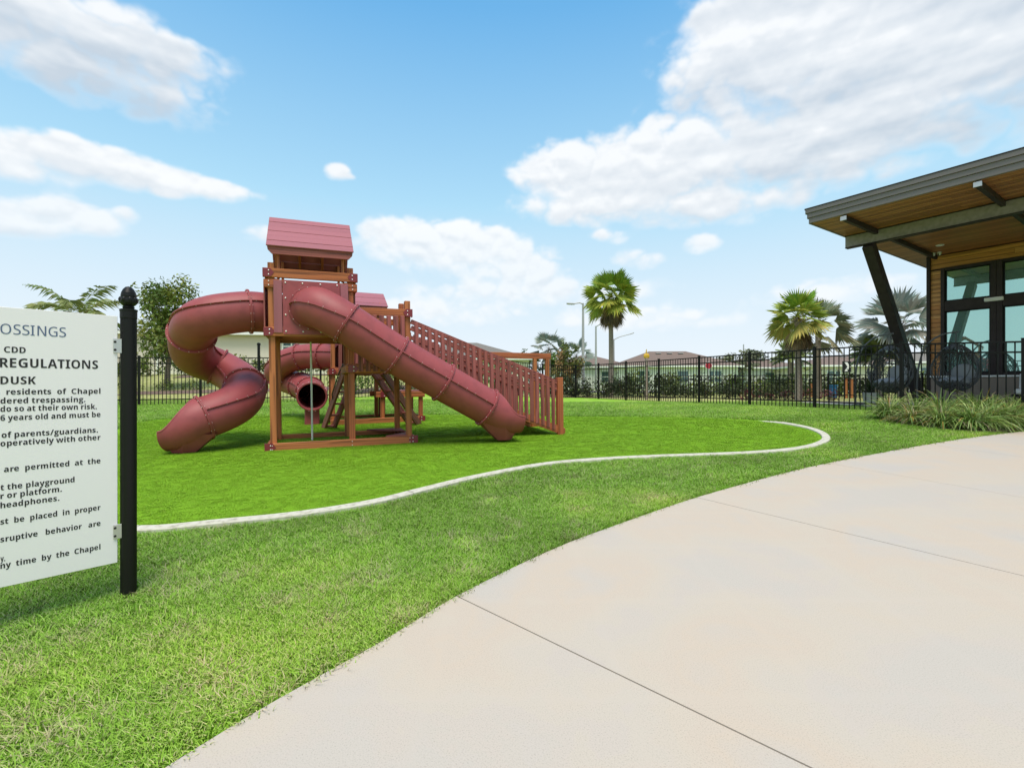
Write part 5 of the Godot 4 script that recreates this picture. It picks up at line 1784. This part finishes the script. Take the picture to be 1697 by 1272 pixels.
const NTH := ["first", "second", "third", "fourth", "fifth", "sixth", "seventh", "eighth", "ninth", "tenth"]
func far_things() -> void:
	var C := Vector3(0, EYE, 0)
	# fan palms with dry skirts just beyond the fence
	fan_palm("fan_palm", "tall green fan palm with brown dead skirt beside street lamps", gp(4.92, 24.0), 4.95, 0.115, 34, 0.72, 0.92, [Color(0.15, 0.27, 0.035), Color(0.32, 0.36, 0.055)], 34)
	fan_palm("fan_palm", "stout fan palm with yellowing fronds and grey skirt behind the fence", gp(10.2, 17.2), 2.95, 0.105, 30, 0.50, 0.68, [Color(0.20, 0.36, 0.04), Color(0.40, 0.38, 0.10)], 24)
	fan_palm("fan_palm", "grey-green fan palm half hidden behind the stout one", gp(13.2, 20.8), 3.0, 0.11, 20, 0.85, 0.85, [Color(0.16, 0.20, 0.12), Color(0.24, 0.24, 0.15)], 0)
	# silver palms
	fan_palm("silver_palm", "large silver-blue palm beside the clubhouse corner", gp(18.0, 22.3), 3.25, 0.16, 24, 1.0, 1.15, [Color(0.34, 0.39, 0.34), Color(0.27, 0.31, 0.27)], 0, -0.25)
	fan_palm("silver_palm", "silver palm standing behind the bronze-leaved tree", gp(2.9, 38.0), 3.3, 0.16, 18, 0.9, 1.0, [Color(0.28, 0.33, 0.28), Color(0.22, 0.26, 0.23)], 0, -0.3)
	fan_palm("silver_palm", "small silver palm close to the tallest street lamp", gp(6.0, 45.0), 3.2, 0.16, 16, 0.9, 1.05, [Color(0.24, 0.29, 0.26), Color(0.20, 0.25, 0.22)], 0, -0.5)
	# feather palms
	feather_palm("spreading date palm above the hanging chair stand", gp(17.8, 23.5), 2.0, 0.16, 40, 1.35, 0.5, [Color(0.21, 0.27, 0.10), Color(0.26, 0.31, 0.13)], 0.34, 0.02)
	feather_palm("small date palm peeking over the fence top", gp(16.2, 28.0), 2.15, 0.15, 30, 1.25, 0.45, [Color(0.19, 0.26, 0.10), Color(0.24, 0.30, 0.12)], 0.32, 0.02)
	feather_palm("drooping feather palm rising behind the rules sign", gp(-19.6, 21.8), 3.05, 0.12, 14, 2.5, 0.85, [Color(0.20, 0.26, 0.09), Color(0.25, 0.30, 0.11)], 0.55, 0.0036)
	# trees
	broad_tree("leafy_tree", "airy green tree growing behind the spiral slide", "tree", gp(-14.3, 20.0), 4.55, 1.65, Vector3(1.55, 1.75, 1.4), 84, 78, 0.09, [Color(0.13, 0.185, 0.035), Color(0.20, 0.24, 0.05), Color(0.26, 0.29, 0.06), Color(0.10, 0.15, 0.035)], 0.10)
	broad_tree("bronze_tree", "dense bronze-green tree beside the fence corner", "tree", gp(3.25, 29.0), 3.1, 0.9, Vector3(0.95, 1.35, 0.95), 40, 50, 0.11, [Color(0.10, 0.13, 0.03), Color(0.20, 0.17, 0.06), Color(0.28, 0.19, 0.08), Color(0.13, 0.16, 0.04)], 0.07)
	broad_tree("round_tree", "round grey-green tree far off, left of the thin pole", "tree", gp(28.0, 60.0), 4.9, 1.7, Vector3(2.2, 1.7, 2.0), 30, 40, 0.22, [Color(0.15, 0.17, 0.10), Color(0.20, 0.22, 0.12)], 0.12)
	broad_tree("round_tree", "pale grey-green tree far off, right of the thin pole", "tree", gp(32.2, 64.0), 5.3, 1.9, Vector3(2.6, 1.8, 2.2), 30, 40, 0.24, [Color(0.14, 0.17, 0.11), Color(0.18, 0.21, 0.13)], 0.12)
	for p in [[1.5, 66.0, 5.6, "leftmost small dark pine on the skyline"], [3.4, 70.0, 5.2, "small dark pine between two others on the skyline"], [3.75, 46.0, 3.8, "small yellow-green conifer on the skyline beside the silver palm"]]:
		broad_tree("small_pine", p[3], "tree", gp(p[0], p[1]), p[2], 1.5, Vector3(1.1, 1.7, 1.1) * (p[2] / 5.5), 18, 30, 0.2, [Color(0.05, 0.08, 0.04), Color(0.09, 0.13, 0.05)] if p[1] > 50 else [Color(0.10, 0.17, 0.04), Color(0.17, 0.22, 0.05)], 0.09, true)
	# shrubs beyond the back fence
	var green := [Color(0.10, 0.15, 0.03), Color(0.15, 0.20, 0.04), Color(0.19, 0.24, 0.05)]
	var lush := [Color(0.08, 0.15, 0.025), Color(0.12, 0.21, 0.035), Color(0.16, 0.25, 0.05)]
	var dark := [Color(0.035, 0.05, 0.02), Color(0.05, 0.075, 0.03), Color(0.07, 0.09, 0.035)]
	for i in 9:
		shrub("green hedge shrub behind the leafy tree, %s from the left in its row" % NTH[i], gp(-20.5 + i * 1.55, 25.0 + i * 0.22), Vector3(0.9, 0.95, 0.7), 420, 0.10, green, "hedge shrubs behind the leafy tree")
	for i in 7:
		shrub("glossy hedge shrub close behind the back fence, %s from the left" % NTH[i], gp(-6.3 + i * 0.92, 18.6 + i * 0.55), Vector3(0.62, 1.15, 0.55), 560, 0.07, lush, "hedge shrubs behind the playsets")
	for i in 4:
		shrub("low shrub at the foot of the leafy tree, %s from the left" % NTH[i], gp(-15.3 + i * 1.15, 19.2 + i * 0.25), Vector3(0.5, 0.42, 0.4), 220, 0.05, green, "low shrubs under the leafy tree")
	for i in 8:
		shrub("dark rounded shrub behind the side fence, %s from the fence corner" % NTH[i], gp(1.1 + i * 0.85, 24.4 - i * 0.33), Vector3(0.62, 0.95, 0.55), 520, 0.075, dark, "dark shrubs behind the side fence")
	for i in 6:
		shrub("dark low shrub beside the low far fence, %s from the left" % NTH[i], gp(8.2 + i * 0.75, 22.6 - i * 0.5), Vector3(0.55, 0.75, 0.45), 360, 0.065, dark, "low shrubs along the low far fence")
	var red := [Color(0.20, 0.04, 0.06), Color(0.12, 0.05, 0.05), Color(0.10, 0.12, 0.03), Color(0.24, 0.08, 0.09)]
	for i in 5:
		shrub("small red-leaved shrub near the stout palm, %s from the left" % NTH[i], gp(9.2 + i * 0.62, 18.9 - i * 0.28), Vector3(0.30, 0.42, 0.3), 160, 0.05, red, "red-leaved shrubs around the stout palm")
	for i in 7:
		shrub("clipped dark hedge plant on the far lawn, %s from the left" % NTH[i], gp(14.6 + i * 1.55, 32.0 - i * 0.35), Vector3(1.0, 0.85, 0.6), 300, 0.11, dark, "clipped hedge on the far lawn")
	for i in 9:
		shrub("tall dark shrub screening the houses, %s from the left" % NTH[i], gp(6.6 + i * 1.75, 27.0 - i * 0.35), Vector3(1.0, 1.25, 0.7), 620, 0.10, dark + green, "shrubs screening the houses")
	# low second fence beyond
	fence("low black fence across the far lawn beyond the side fence", [Vector2(7.2, 24.2), Vector2(13.5, 20.6), Vector2(19.5, 18.2)], 1.83, 0.0, 0.0, false, 1.05)
	# houses
	house("cream house with small blue-grey window behind the spiral slide", gp(-20.2, 37.5), 0.10, Vector3(15.0, 2.95, 9.0), 1.0, "stucco_cream", "shingle_grey", [[-1.5, 2.05, 0.9, 1.35], [4.4, 2.05, 0.9, 1.3]])
	house("house with plain grey roof seen over the ramp rail", gp(-5.7, 58.0, -1.2), 0.0, Vector3(15.0, 3.4, 12.0), 2.2, "stucco_cream", "shingle_grey", [[1.0, 1.6, 1.2, 1.4]])
	house("small white house with brown roof behind the tallest lamp", gp(9.6, 62.0), 0.0, Vector3(9.5, 2.75, 8.0), 1.55, "stucco_white", "shingle_brown", [[-2.5, 1.5, 1.3, 1.3], [1.8, 1.5, 1.2, 1.3]])
	house("long house with brown shingle roof right of the tall fan palm", gp(19.3, 60.0), -0.04, Vector3(13.5, 2.75, 9.0), 1.95, "stucco_white", "shingle_brown", [[-4, 1.5, 1.4, 1.3], [0.5, 1.5, 1.2, 1.3], [4.2, 1.5, 1.4, 1.3]])
	house("pale blue-white house seen through the fence left of the stout palm", gp(31.5, 64.0), -0.1, Vector3(11.0, 2.7, 9.0), 1.3, "stucco_white", "shingle_brown", [[-3, 1.4, 1.5, 1.3], [0.8, 1.4, 1.3, 1.3]])
	house("beige house seen through the fence beside the pale pole", gp(37.5, 54.0), -0.15, Vector3(12.0, 2.6, 9.0), 1.25, "stucco_cream", "shingle_brown", [[-3.5, 1.4, 1.2, 1.2], [2.5, 1.4, 1.2, 1.2]])
	house("white house behind the hanging chairs", gp(45.0, 52.0), -0.3, Vector3(10.0, 2.9, 9.0), 1.3, "stucco_white", "shingle_grey", [[-2.5, 1.4, 1.6, 1.8], [1.5, 1.4, 1.2, 1.2]])
	# street lamps and poles
	street_lamp("tall street lamp with short arm pointing left", gp(5.6, 38.0), 7.0, Vector3(-0.75, 0.05, 0), 0.11)
	street_lamp("street lamp whose short arm points right, behind the fan palm", gp(8.35, 48.0), 6.4, Vector3(0.75, 0.25, 0.2), 0.11)
	street_lamp("street lamp with long thin arm right of the fan palm", gp(13.3, 63.0), 6.5, Vector3(2.1, 0.75, 0), 0.12)
	street_lamp("plain pale pole rising behind the stout palm", gp(19.1, 30.0), 5.2, Vector3.ZERO, 0.10)
	street_lamp("thin pole between the two far round trees", gp(33.6, 70.0), 6.4, Vector3.ZERO, 0.10)
	var fp := thing("vent_pipe", "slim black pipe standing over the fence before the cream house", "pipe", gp(-10.5, 20.0))
	var fb := MB.new()
	fb.tube([Vector3(0, -0.3, 0), Vector3(0, 1.9, 0)], 0.055, 0.055, 10)
	fb.lathe([Vector2(0.0, 1.93), Vector2(0.07, 1.9), Vector2(0.07, 1.82), Vector2(0.05, 1.82)], Vector3.ZERO, 12)
	build(fp, "pipe", fb, M.black_metal)
	# small things on the far lawn
	var marker := thing("post_marker", "slim brown post with yellow top behind the side fence", "post", gp(5.55, 19.9))
	var mb := MB.new()
	mb.bar(Vector3(0, -0.1, 0), Vector3(0, 1.72, 0), 0.10, 0.10, Vector3(0, 0, 1), 0.01)
	build(marker, "post", mb, M.stone)
	var mt := MB.new()
	mt.ball(Vector3(0, 1.80, 0), Vector3(0.13, 0.12, 0.05), 8, 12)
	mt.tube([Vector3(-0.02, 1.88, 0), Vector3(0.0, 2.08, 0)], 0.035, 0.015)
	build(marker, "top", mt, M.yellow_sign)
	for p in [[14.6, 23.5, 0.62, "lone orange stake on the far lawn beside the pale pole"], [14.95, 21.6, 0.85, "left one of two close orange stakes on the far lawn"], [15.35, 21.8, 0.85, "right one of two close orange stakes on the far lawn"]]:
		var s := thing("orange_stake", p[3], "stake", gp(p[0], p[1]), 0.0, "orange stakes on the far lawn")
		var sb := MB.new()
		sb.bar(Vector3(0, -0.1, 0), Vector3(0, p[2], 0), 0.12, 0.12, Vector3(0, 0, 1), 0.01)
		build(s, "post", sb, M.orange_paint)
		var sc := MB.new()
		sc.box(Transform3D(Basis(), Vector3(0, p[2] + 0.02, 0)), Vector3(0.14, 0.04, 0.14), 0.01)
		build(s, "cap", sc, M.orange_paint)
	var bx := thing("utility_box", "small blue box on the far lawn beside orange stakes", "utility box", gp(14.5, 21.8))
	var bb := MB.new()
	bb.box(Transform3D(Basis(), Vector3(0, 0.28, 0)), Vector3(0.26, 0.56, 0.26), 0.03)
	build(bx, "body", bb, M.blue_paint)
	var bl := MB.new()
	bl.box(Transform3D(Basis(), Vector3(0, 0.58, 0)), Vector3(0.30, 0.05, 0.30), 0.015)
	build(bx, "lid", bl, M.blue_paint)
	var stp := thing("stop_sign", "small red road sign seen through the side fence", "road sign", gp(17.1, 42.0))
	var sp := MB.new()
	sp.tube([Vector3(0, -0.1, 0), Vector3(0, 2.6, 0)], 0.035)
	build(stp, "pole", sp, M.pole_grey)
	var so := MB.new()
	var oc := []
	for i in 8:
		oc.append(Vector2(cos(TAU * (i + 0.5) / 8), sin(TAU * (i + 0.5) / 8)) * 0.30)
	so.prism(oc, Transform3D(Basis(), Vector3(0, 2.25, 0.05)), 0.01)
	build(stp, "plate", so, M.red_sign)
	var sw := MB.new()
	sw.prism(oc.map(func(q): return q * 1.12), Transform3D(Basis(), Vector3(0, 2.25, 0.043)), 0.004)
	build(stp, "white_edge", sw, M.trim_white)
	var chv := thing("chevron_sign", "black road sign with white chevron pointing right", "road sign", gp(20.8, 30.0))
	var c1 := MB.new()
	c1.tube([Vector3(0, -0.1, -0.02), Vector3(0, 2.0, -0.02)], 0.035)
	build(chv, "pole", c1, M.pole_grey)
	var c2 := MB.new()
	c2.box(Transform3D(Basis(), Vector3(0, 1.72, 0.03)), Vector3(0.56, 0.68, 0.015))
	build(chv, "plate", c2, M.ink)
	var c3 := MB.new()
	c3.prism([Vector2(-0.16, 0.28), Vector2(0.02, 0.28), Vector2(0.22, 0), Vector2(0.02, -0.28), Vector2(-0.16, -0.28), Vector2(0.04, 0)], Transform3D(Basis(), Vector3(0, 1.72, 0.044)), 0.008)
	build(chv, "chevron", c3, M.trim_white)

func near_plants() -> void:
	# strap-leaved clumps in the bed by the fence
	var rows := [["front", [[7.15, 8.62, 0.85, 1], [7.35, 8.25, 0.9, 0], [7.62, 8.02, 0.95, 0], [7.95, 8.12, 0.95, 0], [8.2, 8.2, 1.0, 0], [8.45, 8.2, 0.95, 0], [8.8, 8.3, 1.0, 0], [9.15, 8.42, 1.0, 0], [9.5, 8.5, 1.0, 0], [9.95, 8.4, 1.0, 0]]], ["back", [[7.2, 9.2, 1.0, 0], [7.52, 9.0, 1.0, 0], [7.85, 8.85, 1.05, 0], [8.2, 9.2, 1.05, 0], [8.5, 8.85, 1.1, 0], [8.85, 9.0, 1.05, 0], [9.2, 8.9, 1.05, 0], [9.6, 8.9, 1.05, 0], [10.1, 8.75, 1.0, 0]]]]
	for rw in rows:
		for i in rw[1].size():
			var s: Array = rw[1][i]
			var lab: String = ("border plant with many dry tan blades, %s from the left in the %s row" if s[3] == 1 else "arching green strap-leaved border plant, %s from the left in the %s row") % [NTH[i], rw[0]]
			var root := thing("strap_leaf_plant", lab, "plant", gp(s[0], s[1], 0.02), rng.randf() * TAU, "strap-leaved plants in the bed")
			strap_clump(root, 380, 0.50 * s[2], 0.45 if s[3] == 1 else 0.10)
	# potted plant behind the fence
	var pot := thing("potted_plant", "grey square pot with dark spiky plant behind the fence", "potted plant", gp(9.15, 12.3))
	var pb := MB.new()
	var prof := [Vector2(0.0, 0.0), Vector2(0.17, 0.0), Vector2(0.215, 0.40), Vector2(0.195, 0.40), Vector2(0.19, 0.36), Vector2(0.0, 0.36)]
	pb.lathe(prof, Vector3.ZERO, 4)
	build(pot, "pot", pb, M.pot)
	var lf := MB.new()
	for i in 90:
		var az := rng.randf() * TAU
		var el := rng.randf_range(0.3, 1.4)
		var d := Vector3(cos(az) * cos(el), sin(el), sin(az) * cos(el))
		var sd := d.cross(Vector3.UP).normalized() * 0.013
		var l := rng.randf_range(0.28, 0.55)
		var p := Vector3(0, 0.38 + rng.randf() * 0.1, 0)
		lf.col = shade(Color(0.03, 0.05, 0.02), 0.4)
		var nn := sd.cross(d).normalized()
		lf.tri(p - sd, p + sd, p + d * l + Vector3.DOWN * 0.05, nn, nn, nn)
	build(pot, "leaves", lf, M.leaf, true)

func patio_seat(label: String, at: Vector3, turn: float) -> void:
	var root := thing("patio_bench", label, "bench", at, turn)
	var f := MB.new()
	for x in [-0.72, 0.72]:
		for z in [-0.3, 0.3]:
			f.bar(Vector3(x, 0, z), Vector3(x, 0.30, z), 0.05, 0.05, Vector3(0, 0, 1))
	f.box(Transform3D(Basis(), Vector3(0, 0.30, 0)), Vector3(1.55, 0.06, 0.70), 0.01)
	build(root, "frame", f, M.black_metal)
	for x in [-0.37, 0.37]:
		part(root, "seat_cushion", box_mesh(Vector3(0.72, 0.13, 0.66), M.cushion_white, 0.04), Transform3D(Basis(), Vector3(x, 0.40, 0.02)))
		part(root, "back_cushion", box_mesh(Vector3(0.72, 0.42, 0.14), M.cushion_white, 0.05), Transform3D(Basis(Vector3(1, 0, 0), -0.2), Vector3(x, 0.66, -0.28)))

# ------------------------------------------------------------------ main
func _ready() -> void:
	rng.seed = 20240611
	var cam := Camera3D.new()
	cam.name = "camera"
	add_child(cam)
	cam.position = Vector3(0, EYE, 0)
	cam.fov = rad_to_deg(2.0 * atan(636.0 / 800.0))
	cam.near = 0.05
	cam.far = 6000.0
	cam.current = true
	var env := Environment.new()
	env.background_mode = Environment.BG_SKY
	var sm := PanoramaSkyMaterial.new()
	sm.panorama = make_sky()
	sm.energy_multiplier = 1.0
	env.sky = Sky.new()
	env.sky.sky_material = sm
	env.background_energy_multiplier = 0.45
	env.tonemap_mode = Environment.TONE_MAPPER_LINEAR
	env.tonemap_exposure = 2.4
	env.sdfgi_enabled = true
	env.ssao_enabled = true
	env.ssil_enabled = true
	var we := WorldEnvironment.new()
	we.name = "world_environment"
	we.environment = env
	add_child(we)
	var sun := DirectionalLight3D.new()
	sun.name = "sun"
	add_child(sun)
	sun.light_color = Color(1.0, 0.965, 0.91)
	sun.light_energy = 0.5
	sun.light_angular_distance = 32.0
	sun.shadow_enabled = true
	sun.look_at_from_position(Vector3.ZERO, -Vector3(0.02, 1.0, 0.42))
	print("sky done ", Time.get_ticks_msec())
	make_materials()
	print("materials done ", Time.get_ticks_msec())
	make_ground()
	clubhouse()
	fence("black metal fence along the back behind the playsets", [Vector2(-18.2, 13.45), Vector2(-8.2, 15.65), Vector2(2.97, 22.6)], 1.83, 0, 0)
	fence("black metal fence running from the back corner past the clubhouse", [Vector2(2.97, 22.6), Vector2(9.9, 6.85)], 1.83, 0, 0)
	playset_front()
	playset_rear()
	rules_sign()
	print("structures done ", Time.get_ticks_msec())
	egg_chair("dark woven hanging egg chair left of the leaning column", Vector3(10.35, 0.68, -13.2), deg_to_rad(-75))
	egg_chair("dark woven hanging egg chair in front of the tall windows", Vector3(11.95, 0.71, -13.0), deg_to_rad(-75))
	patio_seat("white-cushioned outdoor bench by the clubhouse windows", Vector3(13.5, 0.71, -11.9), deg_to_rad(-56))
	near_plants()
	far_things()
	print("plants done ", Time.get_ticks_msec())
	make_grass()
	print("grass done ", Time.get_ticks_msec())
